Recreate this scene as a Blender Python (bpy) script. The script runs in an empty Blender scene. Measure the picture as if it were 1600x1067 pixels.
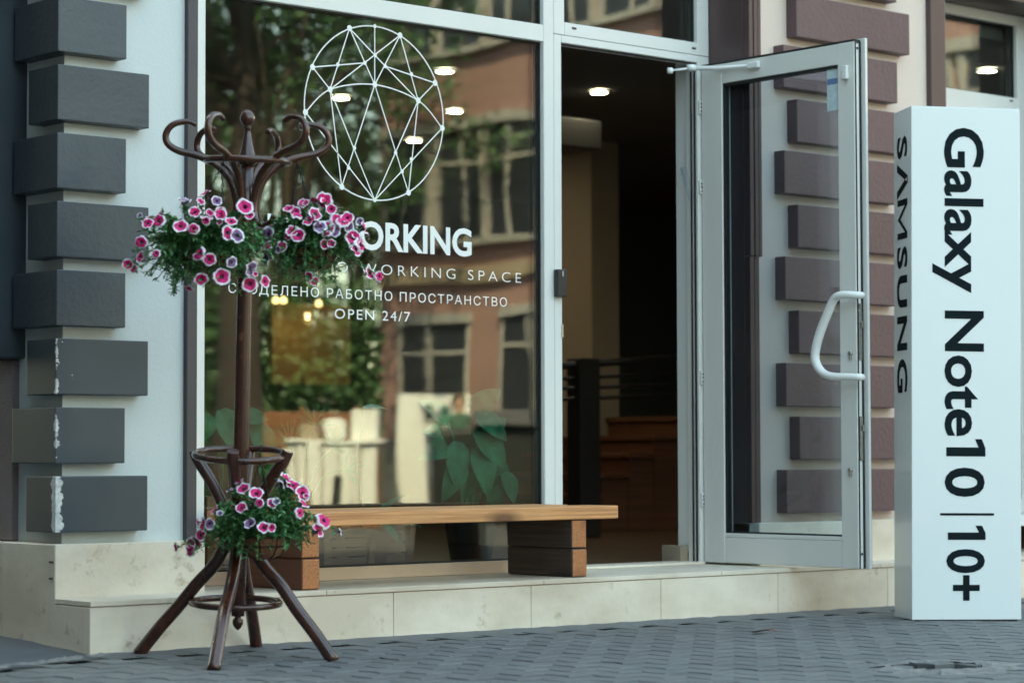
import bpy, bmesh, math, random
from mathutils import Vector, Matrix
random.seed(7)
rnd = random.random
def U(a, b): return a + (b - a) * rnd()
S = bpy.context.scene
COL = S.collection

# ------------------------------------------------------------------ camera
FPX = 3778.0
TH, PT, RL = math.radians(41.077), math.radians(2.677), math.radians(-0.159)
F0 = Vector((math.sin(TH), math.cos(TH), 0)); R0 = Vector((math.cos(TH), -math.sin(TH), 0)); Z0 = Vector((0, 0, 1))
CF = F0 * math.cos(PT) + Z0 * math.sin(PT)
CU0 = Z0 * math.cos(PT) - F0 * math.sin(PT)
CR = R0 * math.cos(RL) + CU0 * math.sin(RL)
CU = CU0 * math.cos(RL) - R0 * math.sin(RL)
CP = Vector((-4.1743, -6.8930, 0.6476))
cd = bpy.data.cameras.new('camera'); cam = bpy.data.objects.new('camera', cd); COL.objects.link(cam)
cam.matrix_world = Matrix(((CR.x, CU.x, -CF.x, CP.x), (CR.y, CU.y, -CF.y, CP.y), (CR.z, CU.z, -CF.z, CP.z), (0, 0, 0, 1)))
cd.sensor_width = 36; cd.lens = 36 * FPX / 1600; cd.clip_end = 2000; cd.clip_start = 0.1
cd.dof.use_dof = True; cd.dof.focus_distance = 8.9; cd.dof.aperture_fstop = 2.6
S.camera = cam
# ------------------------------------------------------------------ world, sun, exposure
SUN_EL = math.radians(47); SUN_AZ = math.atan2(-0.5, 0.6)
w = bpy.data.worlds.new('World'); S.world = w; w.use_nodes = True
nt = w.node_tree; sky = nt.nodes.new('ShaderNodeTexSky'); sky.sky_type = 'NISHITA'; sky.sun_disc = False
sky.sun_elevation = SUN_EL; sky.sun_rotation = SUN_AZ
nt.links.new(sky.outputs[0], nt.nodes['Background'].inputs[0]); nt.nodes['Background'].inputs[1].default_value = 0.15
sl = bpy.data.lights.new('sun', 'SUN'); sl.energy = 2.7; sl.angle = math.radians(0.5); sl.color = (1.0, 0.93, 0.83)
sun = bpy.data.objects.new('sun', sl); COL.objects.link(sun)
sd = Vector((math.sin(SUN_AZ) * math.cos(SUN_EL), math.cos(SUN_AZ) * math.cos(SUN_EL), math.sin(SUN_EL)))
sun.rotation_euler = sd.to_track_quat('Z', 'Y').to_euler()
vs = S.view_settings; vs.view_transform = 'Standard'; vs.look = 'None'; vs.gamma = 1; vs.use_curve_mapping = False
vs.exposure = 3.15
vs.use_white_balance = True; vs.white_balance_temperature = 9700; vs.white_balance_tint = -5

# ------------------------------------------------------------------ pixel -> place helpers (photo is 1600 x 1067)
def ray(x, y): return CF + CR * ((x - 800) / FPX) - CU * ((y - 533.5) / FPX)
def onY(x, y, Y): r = ray(x, y); return CP + r * ((Y - CP.y) / r.y)
def onX(x, y, X): r = ray(x, y); return CP + r * ((X - CP.x) / r.x)
def onZ(x, y, Z): r = ray(x, y); return CP + r * ((Z - CP.z) / r.z)
GY = 0.523                                   # outer face of the shop glass
MP = Vector((CP.x, 2 * GY - CP.y, CP.z))      # the camera mirrored in the shop glass
def mray(x, y): r = ray(x, y); return Vector((r.x, -r.y, r.z))
def onM(x, t, z=-0.10): r = mray(x, 700); return Vector((MP.x + r.x * t, MP.y + r.y * t, z))
def mZ(y, t): return MP.z + mray(800, y).z * t

# ------------------------------------------------------------------ materials
def new_mat(name):
    m = bpy.data.materials.new(name); m.use_nodes = True
    return m, m.node_tree, m.node_tree.nodes['Principled BSDF']
def nd(t, typ, **kw):
    n = t.nodes.new(typ)
    for k, v in kw.items(): setattr(n, k, v)
    return n
def mixc(t, fac, a, b, mode='MIX'):
    n = nd(t, 'ShaderNodeMix', data_type='RGBA', blend_type=mode)
    for i, v in ((0, fac), (6, a), (7, b)):
        if hasattr(v, 'links') or hasattr(v, 'is_linked'): t.links.new(v, n.inputs[i])
        elif i == 0: n.inputs[0].default_value = v
        else: n.inputs[i].default_value = (*v, 1) if len(v) == 3 else v
    return n.outputs[2]
def noise(t, vec, scale, detail=5, rough=0.55):
    n = nd(t, 'ShaderNodeTexNoise'); n.inputs['Scale'].default_value = scale; n.inputs['Detail'].default_value = detail; n.inputs['Roughness'].default_value = rough
    if vec is not None: t.links.new(vec, n.inputs['Vector'])
    return n.outputs['Fac']
def ramp(t, fac, a, b, c0=(0, 0, 0), c1=(1, 1, 1)):
    n = nd(t, 'ShaderNodeValToRGB'); n.color_ramp.elements[0].position = a; n.color_ramp.elements[1].position = b
    n.color_ramp.elements[0].color = (*c0, 1); n.color_ramp.elements[1].color = (*c1, 1); t.links.new(fac, n.inputs[0]); return n.outputs[0]
def mapping(t, scale=(1, 1, 1), src='Position'):
    mp = nd(t, 'ShaderNodeMapping'); mp.inputs['Scale'].default_value = scale
    if src == 'Position': t.links.new(nd(t, 'ShaderNodeNewGeometry').outputs['Position'], mp.inputs[0])
    else: t.links.new(nd(t, 'ShaderNodeTexCoord').outputs[src], mp.inputs[0])
    return mp.outputs[0]
def bump(t, p, h, strength, dist=0.01):
    b = nd(t, 'ShaderNodeBump'); b.inputs['Strength'].default_value = strength; b.inputs['Distance'].default_value = dist
    t.links.new(h, b.inputs['Height']); t.links.new(b.outputs[0], p.inputs['Normal'])
def pm(name, c1, c2=None, sc=(3, 3, 3), rough=0.6, bmp=0.0, bsc=60, metal=0.0, spec=0.5, lo=0.35, hi=0.7, dirt=None, randv=0.0, src='Position', coat=0.0, rvar=0.0):
    m, t, p = new_mat(name)
    p.inputs['Roughness'].default_value = rough; p.inputs['Metallic'].default_value = metal; p.inputs['Specular IOR Level'].default_value = spec
    p.inputs['Coat Weight'].default_value = coat; p.inputs['Coat Roughness'].default_value = 0.2
    v = mapping(t, sc, src)
    c2 = c2 or tuple(x * 0.82 for x in c1)
    col = mixc(t, ramp(t, noise(t, v, 1.0), lo, hi), c1, c2)
    if dirt:
        dn = noise(t, mapping(t, (dirt[1],) * 3, src), 1.0, 8, 0.7)
        col = mixc(t, ramp(t, dn, dirt[2], dirt[2] + 0.12), col, dirt[0])
    if randv:
        oi = nd(t, 'ShaderNodeObjectInfo'); hs = nd(t, 'ShaderNodeHueSaturation')
        mr = nd(t, 'ShaderNodeMapRange'); mr.inputs[3].default_value = 1 - randv; mr.inputs[4].default_value = 1 + randv
        t.links.new(oi.outputs['Random'], mr.inputs[0]); t.links.new(mr.outputs[0], hs.inputs['Value']); t.links.new(col, hs.inputs['Color']); col = hs.outputs[0]
    t.links.new(col, p.inputs['Base Color'])
    if rvar:
        mr = nd(t, 'ShaderNodeMapRange'); mr.inputs[3].default_value = max(0.03, rough - rvar); mr.inputs[4].default_value = min(1, rough + rvar)
        t.links.new(noise(t, mapping(t, (4, 4, 4), src), 1.0, 6), mr.inputs[0]); t.links.new(mr.outputs[0], p.inputs['Roughness'])
    if bmp: bump(t, p, noise(t, mapping(t, (bsc,) * 3, src), 1.0, 4), bmp)
    return m
M = {}
M['wall'] = pm('wall_paint', (0.66, 0.70, 0.685), (0.58, 0.62, 0.61), (1.2, 1.2, 0.6), 0.75, 0.12, 90, dirt=((0.46, 0.46, 0.45), 3.0, 0.66), spec=0.25)
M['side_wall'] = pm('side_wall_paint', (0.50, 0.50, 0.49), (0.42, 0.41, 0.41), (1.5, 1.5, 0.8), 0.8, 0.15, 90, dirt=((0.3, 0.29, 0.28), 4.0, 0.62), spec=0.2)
M['quoin'] = pm('quoin_paint', (0.044, 0.058, 0.072), (0.035, 0.047, 0.059), (3, 3, 3), 0.40, 0.22, 45, spec=0.5, dirt=((0.075, 0.082, 0.088), 14, 0.66), rvar=0.12, randv=0.10)
M['quoin_warm_light'] = pm('quoin_paint_warm_light', (0.118, 0.066, 0.074), (0.098, 0.055, 0.062), (3, 3, 3), 0.42, 0.22, 45, spec=0.5, dirt=((0.15, 0.10, 0.105), 14, 0.66), rvar=0.12, randv=0.08)  # right pier quoins: warm bounced light put into the slate paint colour
M['wall_warm_light'] = pm('wall_paint_warm_light', (0.74, 0.60, 0.52), (0.64, 0.52, 0.45), (1.2, 1.2, 0.6), 0.75, 0.12, 90, dirt=((0.46, 0.42, 0.37), 3.0, 0.66), spec=0.25)  # right pier wall: white paint tinted to carry the warm bounced light
M['stone'] = pm('limestone', (0.78, 0.69, 0.57), (0.60, 0.50, 0.385), (1.6, 1.6, 3.0), 0.45, 0.12, 40, lo=0.4, hi=0.62, dirt=((0.46, 0.37, 0.27), 11.0, 0.585), randv=0.06, spec=0.4, rvar=0.12)
M['mortar'] = pm('mortar', (0.30, 0.27, 0.23), None, (30, 30, 30), 0.9, 0.3, 200)
M['brown'] = pm('brown_cladding', (0.085, 0.050, 0.050), (0.07, 0.042, 0.044), (2, 2, 2), 0.38, 0.03, 80, rvar=0.08)
M['dark_trim'] = pm('dark_trim', (0.055, 0.045, 0.055), None, (3, 3, 3), 0.4)
M['frame'] = pm('white_aluminium', (0.74, 0.735, 0.70), (0.69, 0.69, 0.66), (2, 2, 1), 0.32, 0.02, 50, spec=0.5, dirt=((0.5, 0.5, 0.48), 12, 0.73), rvar=0.06)
M['cream'] = pm('cream_rail', (0.74, 0.54, 0.40), (0.64, 0.46, 0.33), (5, 5, 5), 0.45, 0.03, 60)
M['gasket'] = pm('rubber', (0.012, 0.014, 0.014), None, (9, 9, 9), 0.6)
M['steel'] = pm('brushed_steel', (0.55, 0.53, 0.48), None, (20, 20, 90), 0.35, metal=1.0)
M['white_plastic'] = pm('white_plastic', (0.80, 0.81, 0.79), (0.76, 0.77, 0.75), (8, 8, 8), 0.3)
M['vinyl'] = pm('white_vinyl', (0.82, 0.83, 0.81), (0.79, 0.80, 0.78), (8, 8, 8), 0.5)
M['black_plastic'] = pm('black_plastic', (0.02, 0.02, 0.022), None, (8, 8, 8), 0.35)
M['totem'] = pm('white_acrylic', (0.76, 0.82, 0.82), (0.74, 0.80, 0.80), (1, 1, 1), 0.12, coat=0.4, dirt=((0.70, 0.72, 0.72), 5, 0.74))
M['ink'] = pm('black_print', (0.006, 0.014, 0.017), None, (5, 5, 5), 0.7, spec=0.08)
M['iron'] = pm('stand_wood', (0.085, 0.024, 0.012), (0.028, 0.009, 0.006), (18, 18, 6), 0.24, 0.05, 120, coat=0.45, dirt=((0.20, 0.075, 0.035), 26, 0.60))
M['chain'] = pm('black_chain', (0.02, 0.018, 0.016), None, (40, 40, 40), 0.45, metal=0.6)
M['coir'] = pm('coir_pot', (0.24, 0.10, 0.045), (0.13, 0.055, 0.028), (30, 30, 60), 0.8, 0.5, 150)
M['soil'] = pm('soil', (0.03, 0.02, 0.014), None, (40, 40, 40), 0.95, 0.5, 120)
M['leaf'] = pm('petunia_leaf', (0.12, 0.32, 0.11), (0.05, 0.19, 0.08), (22, 22, 22), 0.5, spec=0.4)
M['stem'] = pm('stem', (0.10, 0.16, 0.06), None, (20, 20, 20), 0.6)
M['pet_dark'] = pm('petal_throat', (0.05, 0.004, 0.02), None, (60, 60, 60), 0.6)
M['pet_mag'] = pm('petal_magenta', (0.78, 0.014, 0.17), (0.60, 0.010, 0.16), (50, 50, 50), 0.55, spec=0.3)
M['pet_white'] = pm('petal_white', (0.82, 0.76, 0.80), (0.72, 0.62, 0.72), (50, 50, 50), 0.55, spec=0.3)
M['pet_pur'] = pm('petal_purple', (0.20, 0.05, 0.20), (0.30, 0.22, 0.36), (45, 45, 45), 0.6, spec=0.3)
M['asphalt'] = pm('asphalt', (0.075, 0.088, 0.10), (0.055, 0.066, 0.078), (2.5, 2.5, 2.5), 0.85, 0.5, 220, dirt=((0.12, 0.13, 0.14), 30, 0.68))
M['paver'] = pm('concrete_paver', (0.150, 0.158, 0.158), (0.115, 0.122, 0.124), (5, 5, 5), 0.72, 0.45, 260, dirt=((0.19, 0.20, 0.21), 38, 0.66), randv=0.07, rvar=0.15)
M['joint'] = pm('joint_sand', (0.06, 0.06, 0.058), None, (30, 30, 30), 0.95, 0.6, 200)
M['rubble'] = pm('mortar_rubble', (0.23, 0.23, 0.22), (0.13, 0.13, 0.125), (25, 25, 25), 0.9, 0.6, 120)
M['dry_leaf'] = pm('dry_leaf', (0.22, 0.06, 0.025), None, (50, 50, 50), 0.7)
M['plaza'] = pm('plaza_paving', (0.075, 0.075, 0.075), (0.06, 0.06, 0.06), (0.5, 0.5, 0.5), 0.85, 0.2, 30, dirt=((0.05, 0.05, 0.05), 0.3, 0.6))
M['pink'] = pm('pink_render', (0.37, 0.215, 0.185), (0.30, 0.17, 0.15), (0.4, 0.4, 0.4), 0.85, 0.2, 20, dirt=((0.27, 0.16, 0.12), 0.5, 0.62))
M['ochre'] = pm('ochre_render', (0.36, 0.28, 0.20), None, (0.4, 0.4, 0.4), 0.85, 0.2, 20)
M['grey_render'] = pm('grey_render', (0.13, 0.13, 0.125), None, (0.3, 0.3, 0.3), 0.9, 0.2, 15)
M['win_white'] = pm('painted_window', (0.42, 0.40, 0.37), None, (2, 2, 2), 0.5)
M['win_dark'] = pm('dark_window', (0.03, 0.035, 0.045), None, (1, 1, 1), 0.12)
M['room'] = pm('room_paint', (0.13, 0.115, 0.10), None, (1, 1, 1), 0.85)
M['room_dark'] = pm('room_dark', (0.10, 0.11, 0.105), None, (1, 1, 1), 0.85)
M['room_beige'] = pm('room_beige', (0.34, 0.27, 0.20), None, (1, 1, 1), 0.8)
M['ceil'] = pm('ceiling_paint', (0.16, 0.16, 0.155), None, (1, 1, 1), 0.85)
M['black_metal'] = pm('black_metal', (0.012, 0.012, 0.013), None, (5, 5, 5), 0.45)
M['bark'] = pm('bark', (0.06, 0.045, 0.035), (0.035, 0.027, 0.022), (6, 6, 2), 0.9, 0.6, 30)
M['tree_leaf'] = pm('tree_leaf', (0.055, 0.13, 0.04), (0.016, 0.05, 0.022), (1.5, 1.5, 1.5), 0.55, spec=0.4)
M['hosta'] = pm('big_leaf', (0.03, 0.19, 0.10), (0.012, 0.09, 0.055), (14, 14, 14), 0.6, spec=0.12)
M['leaf_rim'] = pm('leaf_rim', (0.45, 0.42, 0.25), None, (20, 20, 20), 0.5)
M['pale_leaf'] = pm('pale_leaf', (0.35, 0.42, 0.34), None, (20, 20, 20), 0.5)
M['terracotta'] = pm('terracotta', (0.32, 0.12, 0.06), None, (12, 12, 12), 0.8, 0.2, 60)
M['white_cloth'] = pm('white_cloth', (0.80, 0.80, 0.77), (0.72, 0.72, 0.70), (4, 4, 4), 0.8, 0.3, 20)
M['navy'] = pm('navy_ceramic', (0.05, 0.07, 0.18), None, (9, 9, 9), 0.3)
def wood(name, c1, c2, axis, rough=0.55, k=1.0, seed=0.0):
    m, t, p = new_mat(name)
    s = [85 * k, 85 * k, 85 * k]; s['XYZ'.index(axis)] = 2.2 * k
    v = mapping(t, tuple(s))
    n1 = noise(t, v, 1.0, 6, 0.6); n2 = noise(t, mapping(t, (2.5, 2.5, 2.5)), 1.0, 3)
    col = mixc(t, ramp(t, n1, 0.40, 0.62), c1, c2)
    col = mixc(t, ramp(t, n2, 0.45, 0.75), col, tuple(x * 0.72 for x in c1))
    vo = nd(t, 'ShaderNodeTexVoronoi'); sv = [6 * k] * 3; sv['XYZ'.index(axis)] = 1.9 * k
    t.links.new(mapping(t, tuple(sv)), vo.inputs['Vector']); vo.inputs['Scale'].default_value = 1.0
    kn = ramp(t, vo.outputs['Distance'], 0.07, 0.22, (1, 1, 1), (0, 0, 0))
    col = mixc(t, kn, col, tuple(x * 0.35 for x in c2))
    t.links.new(col, p.inputs['Base Color']); p.inputs['Roughness'].default_value = rough
    bump(t, p, n1, 0.25, 0.004); return m
M['bench_top'] = wood('pine_plank', (0.74, 0.345, 0.145), (0.48, 0.19, 0.07), 'X')
M['bench_leg'] = wood('dark_stained_beam', (0.075, 0.050, 0.038), (0.045, 0.032, 0.026), 'Y')
M['bench_leg_red'] = wood('red_stained_beam', (0.19, 0.065, 0.03), (0.12, 0.04, 0.02), 'Y')
def endgrain():
    m, t, p = new_mat('end_grain')
    n = noise(t, mapping(t, (160, 160, 160)), 1.0, 4); n2 = noise(t, mapping(t, (14, 14, 5)), 1.0, 4)
    c = mixc(t, ramp(t, n, 0.35, 0.7), (0.55, 0.21, 0.08), (0.30, 0.10, 0.035)); c = mixc(t, ramp(t, n2, 0.5, 0.75), c, (0.17, 0.06, 0.025))
    t.links.new(c, p.inputs['Base Color']); p.inputs['Roughness'].default_value = 0.75; bump(t, p, n, 0.4, 0.004); return m
M['end_grain'] = endgrain()
M['room_floor'] = wood('room_floor', (0.13, 0.075, 0.045), (0.08, 0.045, 0.028), 'X', 0.35)
M['stair_wood'] = wood('stair_wood', (0.15, 0.055, 0.028), (0.09, 0.035, 0.02), 'X', 0.4)
M['slat'] = wood('crate_slat', (0.27, 0.11, 0.05), (0.19, 0.075, 0.035), 'X', 0.5)
M['column_wood'] = wood('column_wood', (0.50, 0.30, 0.14), (0.40, 0.23, 0.10), 'Z', 0.5)
def glass(name, r0, tint=(0.93, 0.955, 0.945)):
    m = bpy.data.materials.new(name); m.use_nodes = True; t = m.node_tree; t.nodes.clear()
    o = nd(t, 'ShaderNodeOutputMaterial'); tr = nd(t, 'ShaderNodeBsdfTransparent'); gl = nd(t, 'ShaderNodeBsdfGlossy'); mx = nd(t, 'ShaderNodeMixShader')
    tr.inputs[0].default_value = (*tint, 1); gl.inputs['Roughness'].default_value = 0.0; gl.inputs[0].default_value = (1, 1, 1, 1)
    lw = nd(t, 'ShaderNodeLayerWeight'); lw.inputs[0].default_value = 0.5
    pw = nd(t, 'ShaderNodeMath', operation='POWER'); pw.inputs[1].default_value = 5; t.links.new(lw.outputs['Facing'], pw.inputs[0])
    ma = nd(t, 'ShaderNodeMath', operation='MULTIPLY_ADD'); ma.inputs[1].default_value = 1 - r0; ma.inputs[2].default_value = r0; t.links.new(pw.outputs[0], ma.inputs[0])
    t.links.new(ma.outputs[0], mx.inputs[0]); t.links.new(tr.outputs[0], mx.inputs[1]); t.links.new(gl.outputs[0], mx.inputs[2])
    # slow waviness of the float glass
    bp = nd(t, 'ShaderNodeBump'); bp.inputs['Strength'].default_value = 0.11; bp.inputs['Distance'].default_value = 0.02
    t.links.new(noise(t, mapping(t, (1.6, 1.6, 1.1)), 1.0, 1), bp.inputs['Height']); t.links.new(bp.outputs[0], gl.inputs['Normal'])
    t.links.new(mx.outputs[0], o.inputs[0]); return m
M['glass'] = glass('float_glass', 0.04)
M['door_glass'] = glass('door_glass', 0.03, (0.885, 0.93, 0.955))
def emit(name, c, s):
    m = bpy.data.materials.new(name); m.use_nodes = True; t = m.node_tree; p = t.nodes['Principled BSDF']
    p.inputs['Base Color'].default_value = (0.8, 0.8, 0.8, 1); p.inputs['Emission Color'].default_value = (*c, 1); p.inputs['Emission Strength'].default_value = s; return m
M['lamp'] = emit('lit_lamp', (1, 0.95, 0.88), 24.0)
M['warm_lamp'] = emit('lit_warm_lamp', (1, 0.72, 0.4), 0.35)
def chipped():
    """quoin paint knocked off along the street corner, plaster showing"""
    m, t, p = new_mat('chipped_quoin_paint')
    pos = nd(t, 'ShaderNodeNewGeometry').outputs['Position']; sp = nd(t, 'ShaderNodeSeparateXYZ'); t.links.new(pos, sp.inputs[0])
    def math_(op, a, b):
        n = nd(t, 'ShaderNodeMath', operation=op)
        for i, v in ((0, a), (1, b)):
            if isinstance(v, (int, float)): n.inputs[i].default_value = v
            else: t.links.new(v, n.inputs[i])
        return n.outputs[0]
    ax = sp.outputs[0]; ay = math_('SUBTRACT', sp.outputs[1], 0.224); z = sp.outputs[2]
    dist = math_('ADD', ax, ay)
    n = noise(t, mapping(t, (16, 16, 26)), 1.0, 5, 0.65)
    zf = nd(t, 'ShaderNodeMapRange'); t.links.new(z, zf.inputs[0]); zf.inputs[1].default_value = 1.04; zf.inputs[2].default_value = 0.39; zf.inputs[3].default_value = 0.004; zf.inputs[4].default_value = 0.060
    low = math_('LESS_THAN', z, 0.6)
    wid = math_('ADD', math_('MULTIPLY', low, math_('ADD', 0.020, math_('MULTIPLY', math_('SUBTRACT', n, 0.45), 0.07))), math_('MULTIPLY', math_('SUBTRACT', 1.0, low), math_('MULTIPLY', math_('SUBTRACT', n, 0.44), 0.075)))
    fac = math_('LESS_THAN', dist, wid)
    sp2 = math_('GREATER_THAN', noise(t, mapping(t, (55, 55, 55)), 1.0, 3), 0.735)
    fac = math_('MAXIMUM', fac, math_('MULTIPLY', sp2, math_('LESS_THAN', dist, 0.09)))
    base = mixc(t, ramp(t, noise(t, mapping(t, (3, 3, 3)), 1), 0.35, 0.7), (0.044, 0.058, 0.072), (0.035, 0.047, 0.059))
    pl = mixc(t, ramp(t, noise(t, mapping(t, (60, 60, 60)), 1), 0.4, 0.7), (0.72, 0.73, 0.70), (0.42, 0.43, 0.42))
    t.links.new(mixc(t, fac, base, pl), p.inputs['Base Color']); p.inputs['Roughness'].default_value = 0.45
    bump(t, p, math_('SUBTRACT', 1.0, fac), 0.6, 0.004); return m
M['quoin_chip'] = chipped()

# ------------------------------------------------------------------ object helpers
def link(name, me, parent=None, loc=None):
    o = bpy.data.objects.new(name, me); COL.objects.link(o)
    if parent is not None: o.parent = parent
    if loc is not None: o.location = loc
    return o
def thing(name, label, cat, loc=(0, 0, 0), group=None):
    o = link(name, None, None, loc); o.empty_display_size = 0.1; o['label'] = label; o['category'] = cat
    if group: o['group'] = group
    return o
def tag(o, label, cat, group=None):
    o['label'] = label; o['category'] = cat
    if group: o['group'] = group
    return o
def wloc(o):
    v = Vector((0, 0, 0))
    while o is not None: v += o.location; o = o.parent
    return v
def finish(name, bm, mats, parent=None, smooth=False, origin=None, kind=None):
    """bm holds world coordinates; the object's origin goes to `origin` (world) or to its parent's"""
    base = wloc(parent) if parent is not None else Vector((0, 0, 0))
    org = Vector(origin) if origin is not None else base
    bmesh.ops.translate(bm, verts=bm.verts, vec=-org)
    me = bpy.data.meshes.new(name); bm.normal_update(); bm.to_mesh(me); bm.free()
    for m in (mats if isinstance(mats, (list, tuple)) else [mats]): me.materials.append(m)
    if smooth: me.shade_smooth()
    o = link(name, me, parent, org - base)
    if kind: o['kind'] = kind
    return o
def BM(): return bmesh.new()
def abox(bm, x0, x1, y0, y1, z0, z1, bev=0.0, seg=1, mi=0, rot=None, jit=0.0):
    vs_ = [bm.verts.new((x, y, z)) for x in (x0, x1) for y in (y0, y1) for z in (z0, z1)]
    if jit:
        for v in vs_: v.co += Vector((U(-jit, jit), U(-jit, jit), U(-jit, jit)))
    fs = [bm.faces.new([vs_[i] for i in q]) for q in ((0, 1, 3, 2), (4, 6, 7, 5), (0, 4, 5, 1), (2, 3, 7, 6), (0, 2, 6, 4), (1, 5, 7, 3))]
    for f in fs: f.material_index = mi
    if bev:
        es = list({e for f in fs for e in f.edges})
        r = bmesh.ops.bevel(bm, geom=es, offset=bev, segments=seg, affect='EDGES', profile=0.6)
        for f in r['faces']: f.material_index = mi
        vs_ = list({v for f in r['faces'] for v in f.verts})
    if rot is not None: bmesh.ops.transform(bm, matrix=rot, verts=vs_)
    return fs
def box(name, parent, mat, b, bev=0.003, seg=2, jit=0.0, kind=None):
    bm = BM(); abox(bm, *b, bev=bev, seg=seg, jit=jit); return finish(name, bm, mat, parent, kind=kind)
def tube(bm, pts, rad, n=10, cap=True, mi=0):
    pts = [Vector(p) for p in pts]; N = len(pts)
    rad = rad if isinstance(rad, (list, tuple)) else [rad] * N
    tan = [(pts[min(i + 1, N - 1)] - pts[max(i - 1, 0)]).normalized() for i in range(N)]
    a = Vector((0, 0, 1)) if abs(tan[0].z) < 0.9 else Vector((1, 0, 0))
    u = tan[0].cross(a).normalized(); rings = []
    for i in range(N):
        u = (u - tan[i] * u.dot(tan[i])).normalized(); v = tan[i].cross(u)
        rings.append([bm.verts.new(pts[i] + (u * math.cos(2 * math.pi * k / n) + v * math.sin(2 * math.pi * k / n)) * rad[i]) for k in range(n)])
    for i in range(N - 1):
        for k in range(n):
            f = bm.faces.new((rings[i][k], rings[i][(k + 1) % n], rings[i + 1][(k + 1) % n], rings[i + 1][k])); f.material_index = mi; f.smooth = True
    if cap:
        for r in (list(reversed(rings[0])), rings[-1]): f = bm.faces.new(r); f.material_index = mi
def ringtube(bm, c, R, r, n=40, m=8, nrm=Vector((0, 0, 1)), sx=1.0):
    nrm = Vector(nrm).normalized(); a = nrm.orthogonal().normalized(); b = nrm.cross(a); c = Vector(c)
    rings = []
    for i in range(n):
        t = 2 * math.pi * i / n; d = a * math.cos(t) * sx + b * math.sin(t); dn = (a * math.cos(t) + b * math.sin(t)).normalized()
        rings.append([bm.verts.new(c + d * R + (dn * math.cos(2 * math.pi * k / m) + nrm * math.sin(2 * math.pi * k / m)) * r) for k in range(m)])
    for i in range(n):
        for k in range(m):
            f = bm.faces.new((rings[i][k], rings[(i + 1) % n][k], rings[(i + 1) % n][(k + 1) % m], rings[i][(k + 1) % m])); f.smooth = True
def lathe(bm, c, prof, n=20, axis=Vector((0, 0, 1)), mi=0):
    axis = Vector(axis).normalized(); a = axis.orthogonal().normalized(); b = axis.cross(a); c = Vector(c); rings = []
    for r, h in prof: rings.append([bm.verts.new(c + axis * h + (a * math.cos(2 * math.pi * k / n) + b * math.sin(2 * math.pi * k / n)) * max(r, 1e-4)) for k in range(n)])
    for i in range(len(rings) - 1):
        for k in range(n):
            f = bm.faces.new((rings[i][k], rings[i][(k + 1) % n], rings[i + 1][(k + 1) % n], rings[i + 1][k])); f.smooth = True; f.material_index = mi
    bm.faces.new(list(reversed(rings[0]))).material_index = mi; bm.faces.new(rings[-1]).material_index = mi
def smooth_path(pts, k=5):
    pts = [Vector(p) for p in pts]; out = []
    for i in range(len(pts) - 1):
        p0 = pts[max(i - 1, 0)]; p1 = pts[i]; p2 = pts[i + 1]; p3 = pts[min(i + 2, len(pts) - 1)]
        for j in range(k):
            t = j / k
            out.append(0.5 * ((2 * p1) + (p2 - p0) * t + (2 * p0 - 5 * p1 + 4 * p2 - p3) * t * t + (3 * p1 - p0 - 3 * p2 + p3) * t ** 3))
    out.append(pts[-1]); return out
def text_geo(body, bold=0.0, spacing=1.0):
    cu = bpy.data.curves.new('txt', 'FONT'); cu.body = body; cu.size = 1; cu.offset = bold; cu.space_character = spacing; cu.resolution_u = 4; cu.fill_mode = 'BOTH'
    o = bpy.data.objects.new('txt', cu); COL.objects.link(o); bpy.context.view_layer.update()
    me = bpy.data.meshes.new_from_object(o.evaluated_get(bpy.context.evaluated_depsgraph_get()))
    vs_ = [v.co.copy() for v in me.vertices]; fs = [list(p.vertices) for p in me.polygons]
    bpy.data.objects.remove(o); bpy.data.curves.remove(cu); bpy.data.meshes.remove(me)
    return vs_, fs
def put_text(bm, geo, fn):
    vs_, fs = geo; bv = [bm.verts.new(fn(v)) for v in vs_]
    for f in fs:
        try: bm.faces.new([bv[i] for i in f])
        except ValueError: pass
def bounds(vs_): return min(v.x for v in vs_), max(v.x for v in vs_), min(v.y for v in vs_), max(v.y for v in vs_)

# ------------------------------------------------------------------ key planes of the shop front
SZ = 0.172                  # top of the entrance step
PY = 0.224; WY = 0.284      # plinth and quoin faces / wall face
FY0, FY1 = 0.495, 0.568     # window and door frames
WX = 0.06                   # side wall plane
# ================================================================== GROUND
def pz(x, y): return -0.0037 * max(x, 0) + 0.020 * min(y, 0)     # paving falls away from the building
def onP(px, py):
    z = 0
    for _ in range(6): q = onZ(px, py, z); z = pz(q.x, q.y)
    return q
bm = BM(); n = 60
g = bmesh.ops.create_grid(bm, x_segments=2, y_segments=2, size=600)
for v in bm.verts: v.co.z = -0.25
ground = finish('ground', bm, M['plaza']); ground['kind'] = 'structure'
# the plaza level: one sheet from the edge of the paver field outwards
bm = BM()
def quad(bm, pts, mi=0):
    f = bm.faces.new([bm.verts.new(p) for p in pts]); f.material_index = mi; return f
PX0, PX1, PYN, PYF = -1.2, 6.6, -4.2, 0.02
for (x0, x1, y0, y1) in ((-600, 600, -600, PYN), (PX1, 600, PYN, 20), (-600, PX0, PYN, -0.6)):
    quad(bm, ((x0, y0, -0.10), (x1, y0, -0.10), (x1, y1, -0.10), (x0, y1, -0.10)))
plaza = finish('plaza', bm, M['plaza']); plaza['kind'] = 'structure'
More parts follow.
